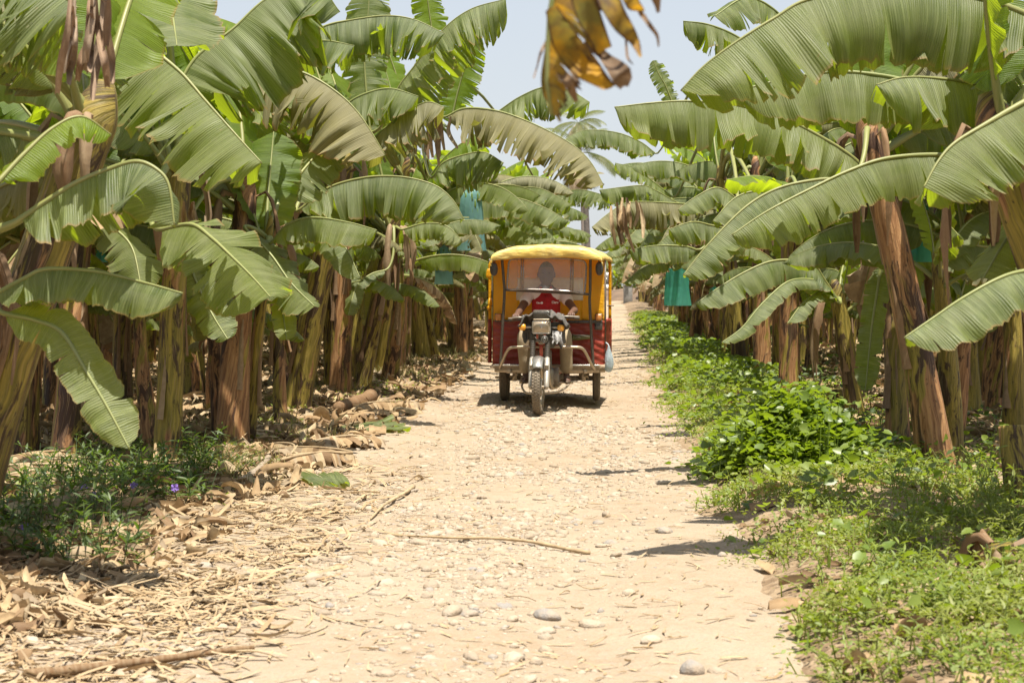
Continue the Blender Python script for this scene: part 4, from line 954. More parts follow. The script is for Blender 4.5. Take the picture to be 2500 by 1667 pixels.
for pts, w, c, mi in [
    ([(1345, 20), (1385, 110), (1440, 180), (1486, 216)], (30, 66, 74, 34), .12, 0), ([(1395, -60), (1432, 30), (1476, 124)], (40, 62, 40), .15, 0),
    ([(1455, -60), (1505, 40), (1545, 95), (1564, 140)], (44, 56, 36, 6), .15, 0), ([(1430, 100), (1475, 140), (1512, 178), (1524, 214)], (20, 40, 54, 20), .25, 1),
    ([(1338, 110), (1336, 200), (1350, 255), (1368, 298)], (18, 36, 34, 6), .3, 0), ([(1352, 150), (1388, 205), (1408, 250)], (16, 28, 8), .3, 1),
    ([(1340, 90), (1320, 130), (1312, 160), (1303, 192)], (6, 8, 5, 3), .2, 1), ([(1555, 20), (1580, 55), (1603, 85), (1608, 115)], (10, 14, 10, 4), .3, 1),
    ([(1590, -40), (1602, 0), (1607, 32)], (30, 26, 8), .3, 1), ([(1520, -40), (1545, 10), (1572, 28)], (40, 30, 6), .2, 0), ([(1528, 95), (1532, 140), (1545, 158)], (6, 7, 3), .2, 1)]:
    px_ribbon(mb, pts, YD, w, c, 16, mi, .09, rsd)
add_blade(mb, curve([at(1350, -90, YD), at(1344, 0, YD), at(1338, 90, YD), at(1336, 180, YD), at(1348, 280, YD)], 44), .135, rsd, CAMH, (.0, .25), 6.0, 1.5, 8, sides=(-1,), ragged=.3, prof=lambda t: np.interp(t, [0, .4, .75, 1], [1.0, .95, .5, .1]))
lf = mb.build('dead_leaf', [M['dying'], M['dead_brown']], root, b0); lf['label'] = 'torn yellow and brown dying leaf'
mr = MB(); mr.tube(curve([P[-1], P[-1] + [-.5, .1, .5], at(1500, -260, YD), at(1362, -60, YD), at(1340, 90, YD), at(1334, 180, YD), at(1346, 280, YD)], 40), np.linspace(.024, .004, 40), 7); mr.build('midrib', M['midrib'], lf, b0)
crown_leaves(root, P[-1] - b0, np.random.RandomState(3), .9, (-.5, 2.0), (1, 2, 1, 0))

rsd = np.random.RandomState(19); mb = MB(); root, base, crown = HERO['L1']
for i in range(15):
    x0 = 190 + rsd.uniform(-22, 78); y0 = rsd.uniform(-60, 40); l = rsd.uniform(120, 290); dx = rsd.normal(-6, 24)
    px_ribbon(mb, [(x0, y0), (x0 + dx * .2, y0 + l * .4), (x0 + dx * .8, y0 + l * .75), (x0 + dx, y0 + l)], 7.2, (6, 14, 20, 12), .6, 14, 0, .15, rsd)
lf = mb.build('dead_leaf', M['dry_gray'], root, base); lf['label'] = 'shredded grey brown dead leaf hanging in strips'
for key, pts0, n, seed in (('L9', (1060, 300), 8, 4), ('L5', (530, 330), 7, 5), ('R5', (1530, 520), 12, 6), ('L2', (470, 520), 7, 8), ('L11', (1080, 530), 6, 10)):
    rsd = np.random.RandomState(seed); mb = MB(); root, base, crown = HERO[key]; Yk = crown[1] - .5
    for i in range(n):
        x0 = pts0[0] + rsd.normal(0, 18); y0 = pts0[1] - 20 + rsd.normal(0, 12); l = rsd.uniform(50, 120)
        px_ribbon(mb, [(x0, y0), (x0 + rsd.normal(0, 5), y0 + l * .5), (x0 + rsd.normal(0, 10), y0 + l)], Yk, (5, 12, 6), .6, 10, 0, .12, rsd)
    lf = mb.build('dead_leaf', M['dry'], root, base); lf['label'] = 'withered brown dead leaf'

# cut pieces on the ground
def ground_leaf(px0, py0, px1, py1, wpx, mat, label, fold, seed):
    a, b = on_ground(px0, py0), on_ground(px1, py1); P = curve([a, (a + b) / 2 + [0, .02, 0], b], 24); P[:, 2] = surface_z(P[:, 0], P[:, 1]) + .035
    W = wpx / F_PX * a[1]; mb = MB(); rs = np.random.RandomState(seed); add_blade(mb, P, W, rs, (0, -.2, 1), fold, .8, 0, 6, prof=lambda t: np.minimum(1, np.minimum(t, 1 - t) * 6 + .25))
    V = np.vstack(mb.V); dz = surface_z(V[:, 0], V[:, 1]) + .006 - V[:, 2]; k = np.maximum(dz, 0); i = 0
    for v in mb.V: v[:, 2] += k[i:i + len(v)]; i += len(v)
    o = mb.build('cut_leaf', M[mat], None, a); tag(o, label, 'cut leaf')
ground_leaf(745, 1178, 850, 1172, 85, 'leaf', 'piece of cut green leaf lying on stones at the left edge of the road', (-.1, .3), 3)
ground_leaf(880, 1046, 948, 1056, 75, 'leaf', 'pale folded green leaf piece lying at the foot of the left row', (-.1, .4), 4)
for i in range(22):
    rs = np.random.RandomState(600 + i); px = rs.uniform(-40, 900); py = 1230 - px * .22 + rs.uniform(-60, 150) * (1 if px < 500 else .5); a = on_ground(px, py); a0 = rs.uniform(0, 6.28); L = rs.uniform(.5, 1.1)
    P = curve([a, a + L * .5 * np.array([math.cos(a0), math.sin(a0), 0]), a + L * np.array([math.cos(a0 + rs.normal(0, .5)), math.sin(a0 + .3), 0])], 30); P[:, 2] = surface_z(P[:, 0], P[:, 1]) + .05 + .05 * np.sin(np.linspace(0, 3, 30))
    mb = MB(); add_blade(mb, P, rs.uniform(.10, .2), rs, (0, 0, 1), (rs.uniform(-.3, .9), rs.uniform(.2, 1.2)), 4.0, .2, 6, ragged=.25)
    i0 = 0
    V = np.vstack(mb.V); V[:, 2] += .03 * (vnoise(V[:, 0] * 14, V[:, 1] * 14, i) - .3); k = np.maximum(surface_z(V[:, 0], V[:, 1]) + .006 - V[:, 2], 0); V[:, 2] += k; mb.V = [V]
    lf = mb.build('fallen_leaf', M['dry'], None, a); tag(lf, 'collapsed dry brown banana leaf lying on the litter of the left verge', 'dry leaf', 'fallen dry leaves on the left verge')
    mr = MB(); P[:, 2] += .008; mr.tube(P, np.linspace(.014, .003, 30), 6); mr.build('midrib', M['straw'], lf, a)
a, b = on_ground(825, 1015), on_ground(905, 985); mb = MB(); ax = curve([a, b], 14); ax[:, 2] = surface_z(ax[:, 0], ax[:, 1]) + .07
mb.tube(ax, np.linspace(.06, .085, 14) * (1 + .06 * np.sin(np.arange(14))), 14)
for r_ in (.07, .05, .03):
    th = np.linspace(0, 6.28, 22); d = nrm(ax[-1] - ax[-2]); u = nrm(np.cross(d, [0, 0, 1])); w = np.cross(u, d)
    mb.tube(ax[-1] + d * .004 + r_ * (np.cos(th)[:, None] * u + np.sin(th)[:, None] * w), .006, 5)
tag(mb.build('cut_log', M['sheath'], None, a), 'cut banana stem lying on its side with ringed end facing right', 'cut stem')
mb = MB(); a, b = on_ground(960, 1008), on_ground(1035, 1014); P = curve([a, (a + b) / 2, b], 12); P[:, 2] = surface_z(P[:, 0], P[:, 1]) + .05; mb.ribbon(P, [.03, .08, .1, .1, .1, .1, .09, .09, .08, .06, .04, .01], np.array([0, 1, .3]), -.5)
tag(mb.build('stem_peel', M['straw'], None, a), 'pale curved peel of banana stem lying left of the mototaxi', 'stem peel')

# ------------------------------------------------------------------ plastic bags over the fruit
def bag_material(name, col, tcol, clear):
    t = NT(name); o = t.obj(); n = t.noise(t.scale(o, (1, 1, .25)), 14, 3)
    c = t.mix(t.ramp(n, .35, .65), tuple(x * .75 for x in col), col)
    sh = t.bsdf(c, .3, 0, t.bump(t.math('ADD', n, t.noise(o, 22, 4, .7)), .5, .03), .5); tr = t.n('ShaderNodeBsdfTranslucent', {'Color': tcol}).outputs[0]
    tp = t.n('ShaderNodeBsdfTransparent', {'Color': tcol}).outputs[0]
    return t.done(t.shmix(clear, t.shmix(.5, sh, tr), tp))
M['teal_bag'] = bag_material('teal_plastic', (0.13, 0.47, 0.39), (0.32, 0.86, 0.74), .36)
M['blue_bag'] = bag_material('pale_blue_plastic', (0.26, 0.46, 0.46), (0.48, 0.80, 0.80), .3)
M['banana'] = simple('green_banana', (0.12, 0.19, 0.03), .45)
def fruit_bag(px, py0, py1, wpx, Y, mat, label, seed):
    rs = np.random.RandomState(seed); top, bot = at(px, py0, Y), at(px, py1, Y); h = top[2] - bot[2]; r = wpx / F_PX * Y / 2
    root = empty('fruit_bag', (top[0], top[1], bot[2])); ph = rs.uniform(0, 6.28, 4); mb = MB()
    prof = [(r * .06, h * 1.05), (r * .12, h), (r * .45, h * .93), (r * .72, h * .82), (r * .84, h * .6), (r * .9, h * .35), (r * .95, h * .15), (r, 0)]
    mb.lathe(prof, (0, 0, 0), 'Z', 30, 0, lambda th, i: 1 + .09 * np.sin(th * 5 + ph[0] + i * .4) + .07 * np.sin(th * 11 + ph[1] - i * .7) + .10 * np.sin(th * 2 + ph[2] + i * .2))
    mb.build('bag', M[mat], root)
    mb = MB()
    for i in range(5):
        for j in range(8):
            a = j * .785 + i * .4; z = h * (.35 + .11 * i); d = np.array([math.cos(a), math.sin(a), 0]) * r
            mb.tube(curve([d * .2 + [0, 0, z - .03], d * .62 + [0, 0, z - .02], d * .66 + [0, 0, z + h * .12]], 7), [.012, .017, .018, .018, .017, .013, .005], 6)
    mb.tube([(0, 0, h * .2), (0, 0, h * 1.12)], .018, 7); mb.build('banana_bunch', M['banana'], root)
    mb = MB(); mb.tube(curve([(0, 0, h * 1.05), (.03, .1, h * 1.05 + .25), (.05, .35, h * 1.05 + .3)], 10), .02, 7); mb.build('stalk', M['midrib'], root)
    tag(root, label, 'fruit bag', 'plastic fruit bags')
for i, (px, y0, y1, w, Y, mt, lab) in enumerate([
    (1655, 600, 746, 66, 30, 'teal_bag', 'bright teal plastic fruit bag hanging over the weeds, right row beside the road'), (1152, 456, 612, 62, 25.5, 'blue_bag', 'long pale blue fruit bag hanging left above the mototaxi roof'),
    (1084, 600, 694, 48, 27, 'blue_bag', 'small pale blue fruit bag beside the leaning cut stem'), (236, 585, 640, 46, 13.6, 'teal_bag', 'teal fruit bag between dark trunks at left, left one of two'),
    (360, 575, 655, 40, 14.8, 'teal_bag', 'bright teal fruit bag behind the square ended leaf at left'), (2238, 480, 640, 62, 13.6, 'teal_bag', 'teal fruit bag behind the tall leaning trunk on the right'),
    (2492, 445, 540, 70, 9.6, 'teal_bag', 'teal fruit bag at the right edge beside the scaly crown'), (2138, 560, 640, 40, 14.5, 'teal_bag', 'teal fruit bag half hidden left of the tall leaning trunk'),
    (70, 370, 490, 110, 12.6, 'teal_bag', 'large teal fruit bag in deep shade at the left edge'), (1745, 700, 745, 34, 26, 'teal_bag', 'small teal fruit bag peeping out behind the right row'),
    (1135, 632, 660, 40, 31, 'teal_bag', 'teal fruit bag behind the top of the leaning cut stem')]): fruit_bag(px, y0, y1, w, Y, mt, lab, i)

# ------------------------------------------------------------------ coconut palms far down the road
M['palm_trunk'] = simple('palm_trunk', (0.25, 0.21, 0.18), .8); M['palm_leaf'] = cover_material('palm_leaf', (0.07, 0.10, 0.03), (0.14, 0.16, 0.06), (0.2, 0.19, 0.08), (0.25, 0.3, 0.06), .5); M['palm_dry'] = simple('palm_dry_leaf', (0.42, 0.32, 0.2), .8)
def palm(px, pyb, pyc, Y, seed, label):
    rs = np.random.RandomState(seed); a, c = at(px + 14, pyb, Y), at(px, pyc, Y); a[2] = 0; root = empty('coconut_palm', a); P = curve([a, (a + c) / 2 + [.12, 0, 0], c], 24) - a
    mb = MB(); mb.tube(P, np.linspace(.17, .11, 24) * (1 + .04 * (np.arange(24) % 2)), 12); mb.build('trunk', M['palm_trunk'], root); top = P[-1]
    for i in range(20):
        az = i * 2.4; el = R(rs.uniform(-55, 70)); L = rs.uniform(1.7, 2.5); n = 16; q = np.linspace(0, 1, n); e = el - 1.1 * q ** 1.3
        d = np.stack([np.cos(e) * math.cos(az), np.cos(e) * math.sin(az), np.sin(e)], 1); C = top + np.cumsum(d * L / n, axis=0); mb = MB(); mb.tube(C, np.linspace(.02, .004, n), 5)
        for j in range(2, n):
            s_ = np.cross(d[j], [0, 0, 1]); s_ = nrm(s_)
            for sg in (1, -1):
                for o_ in (0, .5):
                    p = C[j] - d[j] * (o_ * L / n); l = .5 * math.sin(math.pi * (.12 + .8 * q[j])) ; mb.ribbon(np.array([p, p + (s_ * sg * .7 + d[j] * .5) * l * .6 - [0, 0, .1 * l], p + (s_ * sg * .8 + d[j] * .7) * l - [0, 0, .7 * l]]), [.03, .035, .004], d[j], .1, 0, 2)
        mb.build('frond', M['palm_dry' if el < R(-35) else 'palm_leaf'], root)
    tag(root, label, 'palm tree', 'coconut palms beyond the plantation')
palm(1420, 690, 372, 78, 1, 'slender coconut palm standing above the far end of the road, trunk visible behind the roof')
palm(1412, 690, 300, 105, 2, 'taller farther coconut palm with its crown just under the hanging dead leaf')

# ------------------------------------------------------------------ the three wheeled taxi (x to the viewer's right, y away from the camera, z up)
TX, TY = 0.4495, 19.3
TRZ = -math.atan(ROAD)
TZ = float(surface_z(np.array([TX]), np.array([TY]))[0]) + .004
trike = empty('mototaxi', (TX, TY, TZ), TRZ)
tag(trike, 'yellow and red canvas covered motorcycle taxi with three wheels on the dirt road', 'mototaxi')

def canvas(name, a, b, trans, dustf=.25):
    t = NT(name); o = t.obj(); n = t.noise(t.scale(o, (1, 1, .5)), 5, 4); n2 = t.noise(t.scale(o, (3, 3, 9)), 4, 3, .6)
    c = t.mix(t.ramp(n, .35, .65), a, b); c = t.mix(t.math('MULTIPLY', t.ramp(n2, .5, .75), dustf), c, (0.45, 0.33, 0.2))
    sh = t.bsdf(c, .42, 0, t.bump(t.math('ADD', n, n2), .35, .03), .45); tr = t.n('ShaderNodeBsdfTranslucent', {'Color': trans}).outputs[0]
    return t.done(t.shmix(.28, sh, tr))
M['yellow_canvas'] = canvas('yellow_canvas', (0.70, 0.36, 0.006), (0.82, 0.45, 0.010), (0.9, 0.46, 0.01), .03)
M['roof_canvas'] = canvas('roof_canvas', (0.84, 0.63, 0.15), (0.88, 0.74, 0.27), (0.9, 0.5, 0.03), .08)
M['red_canvas'] = canvas('red_canvas', (0.28, 0.036, 0.020), (0.40, 0.060, 0.032), (0.35, 0.02, 0.01), .2)
M['black_steel'] = simple('black_steel', (0.035, 0.033, 0.03), .45, .2, .2, 30, .05, .3)
M['worn_steel'] = simple('worn_steel', (0.42, 0.35, 0.26), .4, .55, .2, 20, .08, .5)
M['chrome'] = simple('dusty_chrome', (0.42, 0.41, 0.38), .32, .8, .15, 25, .04, .35)
M['fork_alloy'] = simple('fork_alloy', (0.38, 0.36, 0.32), .45, .4, .15, 30, .06, .4)
M['rubber'] = simple('black_rubber', (0.02, 0.019, 0.018), .7, 0, .2, 40, .2, .25)
M['tyre'] = simple('dusty_tyre', (0.075, 0.062, 0.048), .85, 0, .25, 30, .2, .65, (0.34, 0.27, 0.18))
M['black_plastic'] = simple('black_plastic', (0.028, 0.028, 0.028), .35, 0, .2, 20, .05, .15)
M['amber'] = simple('amber_lens', (0.80, 0.36, 0.04), .25, 0, .08, 30, .05)
M['orange_lens'] = simple('orange_lens', (0.55, 0.20, 0.03), .35, 0, .1, 30, .05, .3)
M['engine'] = simple('engine_alloy', (0.26, 0.235, 0.20), .55, .4, .3, 25, .2, .5)
M['floor_board'] = simple('floor_board', (0.24, 0.18, 0.12), .8, 0, .2, 12, .2, .5)
M['seat'] = simple('black_seat', (0.03, 0.028, 0.027), .5)
M['frame_red'] = simple('red_paint', (0.4, 0.03, 0.02), .35, 0, .1, 10, .03, .3)
def pane_material(name, tint, haze, hz):
    t = NT(name); n = t.noise(t.obj(), 7, 5, .6); f = t.math('MULTIPLY', t.ramp(n, .3, .7, .75, 1.15), hz)
    tp = t.n('ShaderNodeBsdfTransparent', {'Color': tint}).outputs[0]; df = t.bsdf(haze, .35, 0, None, .5)
    return t.done(t.shmix(f, tp, df))
M['windshield'] = pane_material('dusty_windshield', (0.97, 0.96, 0.95), (0.60, 0.575, 0.56), .29)
M['clear_vinyl'] = pane_material('cloudy_vinyl', (0.9, 0.9, 0.86), (0.72, 0.70, 0.64), .72)
M['lamp_glass'] = simple('headlamp_glass', (0.42, 0.34, 0.25), .18, .3, .15, 40, .08, .4)
M['dark_glass'] = simple('instrument_glass', (0.05, 0.055, 0.05), .12, 0, .2, 10, .02, .25)

def part(name, mb, mat, parent=trike, sharp=None, smooth=True): return mb.build(name, mat, parent, (0, 0, 0), smooth, sharp)
def wob(x, z, s): return (fbm(np.asarray(x) * 5 + s, np.asarray(z) * 4 + s, 90 + int(s), 3) - .5)

# roof: crowned canvas over the cab, folded down as a brim in front and at the sides
n = 41; q = np.linspace(-1, 1, n); yy = np.linspace(-1.02, 1.15, 26); hw = np.interp(yy, [-1.02, 1.15], [.605, .715])
def roof_z(q, y): return 1.822 - .050 * q ** 2 - .062 * np.abs(q) ** 7 - .012 * ((y - .1) / 1.1) ** 2 + .006 * np.sin(q * 11 + y * 3) * np.cos(y * 4)
G = np.zeros((26, n, 3)); G[..., 0] = q[None] * hw[:, None]; G[..., 1] = yy[:, None] - .03 * np.abs(q)[None] ** 3; G[..., 2] = roof_z(q[None], yy[:, None]) + .012 * np.sin(yy * 9)[:, None] * (1 - q ** 2)[None]
brim = []
for k, (dz, dy) in enumerate([(.012, -.025), (.04, -.04), (.075, -.045), (.105, -.04), (.125, -.035)]):
    row = G[0].copy(); row[:, 1] += dy + .02 * wob(row[:, 0], np.full(n, k * .1), 1); hem = 1.668 - .022 * q ** 2 - .012 * np.abs(q) ** 9 + .020 * wob(row[:, 0] * 2, np.full(n, 0.), 2); f_ = (dz / .125) ** 1.1; row[:, 2] = row[:, 2] * (1 - f_) + hem * f_; row[:, 1] += .020 * np.sin(row[:, 0] * 23 + 2 * np.sin(row[:, 0] * 7)) * f_ * (1 - f_ * .5) + .03 * wob(row[:, 0] * 3, np.full(n, k * .3), 5); brim.append(row)
G = np.concatenate([np.array(brim[::-1]), G]); side = []
def side_drop(g, sg):
    out = []
    for dz, dx in ((.018, .012), (.038, .016), (.058, .014)):
        c = g.copy(); c[:, 0] += sg * dx + .01 * wob(c[:, 1] * 2, c[:, 2], 3); c[:, 2] -= dz; out.append(c)
    return out
lft = side_drop(G[:, 0], -1); rgt = side_drop(G[:, -1], 1)
G = np.concatenate([np.stack(lft[::-1], 1), G, np.stack(rgt, 1)], 1)
mb = MB(); mb.sheet(G[:, ::-1], 0, .006); part('canopy_roof', mb, M['roof_canvas'])
# front curtains behind the rider: yellow above, red below
def curtain(x0, x1, z0, z1, y, nx=40, nz=22, amp=.03, seed=1.0, bulge=.03, curve_x=0.0):
    x, z = np.meshgrid(np.linspace(x0, x1, nx), np.linspace(z0, z1, nz)); u = (x - x0) / (x1 - x0); v = (z - z0) / (z1 - z0)
    yv = y + amp * (fbm(x * 4 + seed, z * 9 + seed, 95, 4) - .5) - bulge * np.sin(np.pi * u) * np.sin(np.pi * v) + .0045 * np.sin(z * 75 + 6 * np.sin(x * 5 + seed) + 9 * x) * (amp > .018)
    return np.stack([x, yv, z], -1)
WX0, WX1, WZ0, WZ1 = -.357, .38, 1.205, 1.435
mb = MB()
for (a, b, c, d) in ((-.635, WX0, .955, 1.70), (WX1, .635, .955, 1.70), (WX0, WX1, .955, WZ0), (WX0, WX1, WZ1, 1.70)):
    G = curtain(a, b, c, d, -.45, 24, 24, .0, 2.0, 0); G[..., 1] += .035 * (fbm(G[..., 0] * 3, G[..., 2] * 5, 96, 3) - .5) + .03 * np.exp(-((G[..., 2] - 1.0) / .08) ** 2) * (fbm(G[..., 0] * 9, G[..., 2] * 9 + G[..., 0] * 14, 97, 2) - .5); mb.sheet(G, 0, .004)
part('front_curtain', mb, M['yellow_canvas'])
mb = MB(); mb.sheet(curtain(WX0 - .015, WX1 + .015, WZ0 - .015, WZ1 + .015, -.455, 12, 8, .006, 3, 0), 0, .002); part('curtain_window', mb, M['clear_vinyl'])
mb = MB(); mb.sheet(curtain(-.64, .635, .44, .955, -.47, 70, 40, .022, 4, .015), 0, .004); part('lower_curtain', mb, M['red_canvas'])
mb = MB(); mb.box((.42, -.495, .945), (.40, .02, .035), None, 0, .006); mb.box((-.5, -.49, .955), (.2, .015, .02), None, 0, .005); part('curtain_strap', mb, M['black_plastic'])
for xx, mat in ((-.578, 'orange_lens'), (.575, 'orange_lens')):
    mb = MB(); mb.box((xx, -.505, .995), (.072, .035, .075), None, 0, .018); o = part('marker_light', mb, M[mat])
    mb = MB(); mb.box((xx, -.487, .99), (.085, .018, .095), None, 0, .008); part('bezel', mb, M['black_plastic'], o)
mb = MB(); mb.box((.575, -.49, .895), (.09, .03, .09), None, 0, .01); part('hinge_cover', mb, M['black_plastic'])
# pocket in the red curtain
mb = MB(); G = curtain(.27, .49, .735, .795, -.525, 14, 6, .004, 5, .015); G[..., 2] += .02 * ((G[..., 0] - .27) / .22) ** 2 * (G[..., 2] < .76); mb.sheet(G, 0, .006)
pk = part('door_pocket', mb, simple('olive_vinyl', (0.14, 0.14, 0.05), .5)); mb = MB(); mb.tube([(.27, -.535, .795), (.38, -.545, .792), (.495, -.535, .775)], .008, 8); mb.tube(curve([(.31, -.535, .755), (.325, -.55, .768), (.36, -.55, .768), (.37, -.535, .755)], 10), .004, 6); part('pocket_rim', mb, M['chrome'], pk)
# side and rear canvas
G = curtain(-.45, .98, .42, .95, 0, 40, 24, .03, 7, .02)
for sg, nm in ((1, 'r'), (-1, 'l')):
    S_ = np.stack([sg * (np.interp(G[..., 0], [-.45, .98], [.64, .715]) + G[..., 1] * .8), G[..., 0], G[..., 2]], -1); mb = MB(); mb.sheet(S_ if sg < 0 else S_[:, ::-1], 0, .004); part('side_curtain', mb, M['red_canvas'])
mb = MB(); G = curtain(-.60, .60, .955, 1.70, 1.1, 30, 24, .03, 8, 0); k = ~((np.abs(G[..., 0]) < .4) & (np.abs(G[..., 2] - 1.38) < .12)); mb.sheet(G, 0, .004); part('rear_curtain', mb, M['yellow_canvas'])
mb = MB(); mb.sheet(curtain(-.71, .71, .42, .955, 1.1, 30, 20, .03, 9, 0), 0, .004); part('rear_lower_curtain', mb, M['red_canvas'])
mb = MB(); G = curtain(0, .15, .96, 1.66, 0, 6, 20, .01, 11, 0)
for sg in (-1, 1): mb.sheet(np.stack([sg * (.638 + G[..., 1]), -.45 + G[..., 0], G[..., 2]], -1), 0, .003)
part('curtain_flap', mb, M['yellow_canvas'])
# posts
for sg in (-1, 1):
    mb = MB(); mb.tube([(sg * .648, -.30, .42), (sg * .648, -.30, 1.66)], .012, 8); part('door_post', mb, M['black_steel'])
for xx, yy_ in ((-.755, .55), (.70, .95)):
    mb = MB(); mb.tube(curve([(xx, yy_, .95), (xx, yy_, 1.5), (xx, yy_, 1.62), (xx * .985, yy_, 1.66)], 14), .019, 10); o = part('rear_post', mb, M['yellow_canvas'])
    mb = MB(); mb.tube([(xx, yy_, .42), (xx, yy_, .95)], .024, 10); part('lower_sleeve', mb, M['red_canvas'], o)
    mb = MB(); mb.tube([(xx, yy_, 1.62), (xx, yy_, 1.68)], .017, 8); mb.tube([(xx, yy_, 1.54), (xx * .92, yy_, 1.55)], .007, 6); mb.tube([(xx - .035, yy_ - .02, 1.11), (xx + .05, yy_ - .02, 1.11)], .006, 6); part('tie', mb, M['black_plastic'], o)
mb = MB(); G = curtain(-.80, -.735, 1.45, 1.56, .53, 5, 5, .0, 3, 0); G[:, 0, 2] = np.linspace(1.46, 1.50, 5); mb.sheet(G, 0, .003); mb.tube(curve([(-.755, .53, 1.2), (-.752, .52, 1.13), (-.765, .52, 1.09), (-.74, .52, 1.07)], 9), [.015, .018, .024, .03, .026, .02, .03, .034, .02], 8); part('canvas_scrap', mb, M['yellow_canvas'])
# front frame carrying the windshield
for P_ in ([(-.505, -.96, 1.70), (-.50, -.95, 1.62), (-.485, -.93, 1.42), (-.478, -.92, 1.28), (-.50, -.90, .9), (-.528, -.86, .46)], [(.488, -.96, 1.70), (.487, -.95, 1.6), (.483, -.93, 1.3), (.478, -.92, 1.2), (.495, -.90, .85), (.522, -.86, .44)]):
    mb = MB(); mb.tube(curve(P_, 30), .016, 10); part('front_post', mb, M['black_steel'])
mb = MB(); mb.tube(curve([(-.478, -.925, 1.312), (0, -.935, 1.288), (.48, -.925, 1.262)], 20), .0145, 10); part('cross_bar', mb, M['black_steel'])
def wsx(u): return np.where(np.abs(u) > .30, np.sign(u) * (.30 + (np.abs(u) - .30) * .97), u)
def wsy(x): return -.975 + .16 * np.maximum(0, np.abs(x) - .27) + .02 * (x / .4) ** 2
def frame_loop():
    xl, xr = -.435, .44; out = []
    top = lambda x: 1.668 - .022 * abs((x - 0) / .44) ** 3 - .012 * (x > 0) * x / .44
    bot = lambda x: 1.318 - .038 * (x + .435) / .875 + .012 * math.cos(x * 3.4) - .022 * max(0, (x - .25) / .19) ** 2 - .012 * max(0, (-.3 - x) / .13) ** 2
    for x in np.linspace(xl + .03, xr - .03, 26): out.append((x, top(x)))
    out += [(xr - .008, top(xr) - .02), (xr, top(xr) - .06), (xr - .005, 1.42), (xr - .018, bot(xr) + .03)]
    for x in np.linspace(xr - .04, xl + .02, 26): out.append((x, bot(x)))
    out += [(xl - .012, bot(xl) + .02), (xl - .012, 1.40), (xl, 1.55), (xl + .008, top(xl) - .02)]
    return np.array(out), top, bot
LP, wtop, wbot = frame_loop(); P3 = np.stack([LP[:, 0], wsy(LP[:, 0]), LP[:, 1]], 1)
mb = MB(); mb.tube(np.vstack([P3, P3[:2]]), .0105, 8, 0, False)
for x in (-.272, .283):
    for dx in (-.011, .011): mb.tube([(x + dx, wsy(x) - .004, wtop(x)), (x + dx * 1.2 - .006, wsy(x) - .004, wbot(x))], .0085, 8)
wf = part('windshield_frame', mb, simple('grey_steel', (0.30, 0.285, 0.27), .3, .5, .2, 20, .04, .3))
gx2 = np.linspace(-.43, .432, 40); v2 = np.linspace(0, 1, 14); Xw, Vw = np.meshgrid(gx2, v2); Zt = np.array([wtop(x) for x in gx2]); Zb = np.array([wbot(x) for x in gx2]); Zw = Zb[None] + (Zt - Zb)[None] * Vw
mb = MB(); mb.sheet(np.stack([Xw, wsy(Xw), Zw], -1)); part('windshield', mb, M['windshield'])
for x, c in ((-.592, 1.545), (.588, 1.55)):
    mb = MB(); mb.ball((0, 0, 0), (.045, .022, .078), 0, 18, 12); V = mb.V[0]; V[:, 0] = np.sign(V[:, 0]) * np.abs(V[:, 0]) ** .85 * .045 ** .15; mb.V[0] = V + [x, -.99, c]; o = part('side_mirror', mb, M['black_plastic'])
    mb = MB(); mb.tube(curve([(x, -.975, c + .05), (x * .97, -.97, c + .1), (x * .88, -.96, c + .13)], 10), .006, 7); part('mirror_arm', mb, M['black_steel'], o)
# floor, chassis, passenger bench
mb = MB(); mb.box((0, .15, .44), (1.3, 1.9, .03), None, 0, .006); mb.box((-.4, -.83, .445), (.42, .05, .045), None, 0, .008); mb.box((.38, -.83, .445), (.46, .05, .045), None, 0, .008); part('floor', mb, M['floor_board'])
mb = MB(); mb.box((-.40, -.862, .462), (.40, .012, .02), None, 0, .003); mb.box((.37, -.862, .462), (.44, .012, .02), None, 0, .003); part('floor_trim', mb, M['chrome'])
mb = MB()
for sg in (-1, 1): mb.box((sg * .43, .1, .395), (.045, 1.9, .05), None, 0, .006); mb.box((sg * .52, -.1, .37), (.26, .05, .05), None, 0, .006)
mb.box((0, -.78, .40), (1.18, .05, .045), None, 0, .006); mb.box((0, .9, .40), (1.3, .05, .05), None, 0, .006); mb.box((0, -.3, .36), (1.0, .04, .04), None, 0, .006); part('chassis', mb, M['worn_steel'])
mb = MB(); mb.tube([(-.5, 0, .27), (.5, 0, .27)], .03, 10); mb.box((.1, 0, .28), (.16, .16, .15), None, 0, .04); mb.tube([(0, -.7, .30), (.1, 0, .28)], .02, 8); part('rear_axle', mb, M['engine'])
for sg in (-1, 1):
    mb = MB()
    for k in range(4): mb.sheet(np.stack(np.meshgrid(np.linspace(-.028, .028, 3) + sg * .43, np.linspace(-.38 + .07 * k, .38 - .07 * k, 12)), -1)[..., [0, 1, 1]] * [1, 1, 0] + np.array([0, 0, 1]) * (.33 - .012 * k - .05 * np.cos(np.linspace(-1.2, 1.2, 12)))[:, None, None], 0, .008)
    mb.tube([(sg * .36, -.05, .26), (sg * .36, -.08, .42)], .022, 10); mb.box((sg * .40, -.3, .33), (.05, .05, .16), None, 0, .008); part('leaf_spring', mb, M['worn_steel'])
mb = MB(); mb.box((0, .62, .72), (1.15, .5, .12), None, 0, .04); mb.box((0, .92, 1.0), (1.15, .12, .5), None, 0, .04); mb.box((0, .62, .55), (1.15, .48, .2), None, 0, .01); part('passenger_bench', mb, M['seat'])
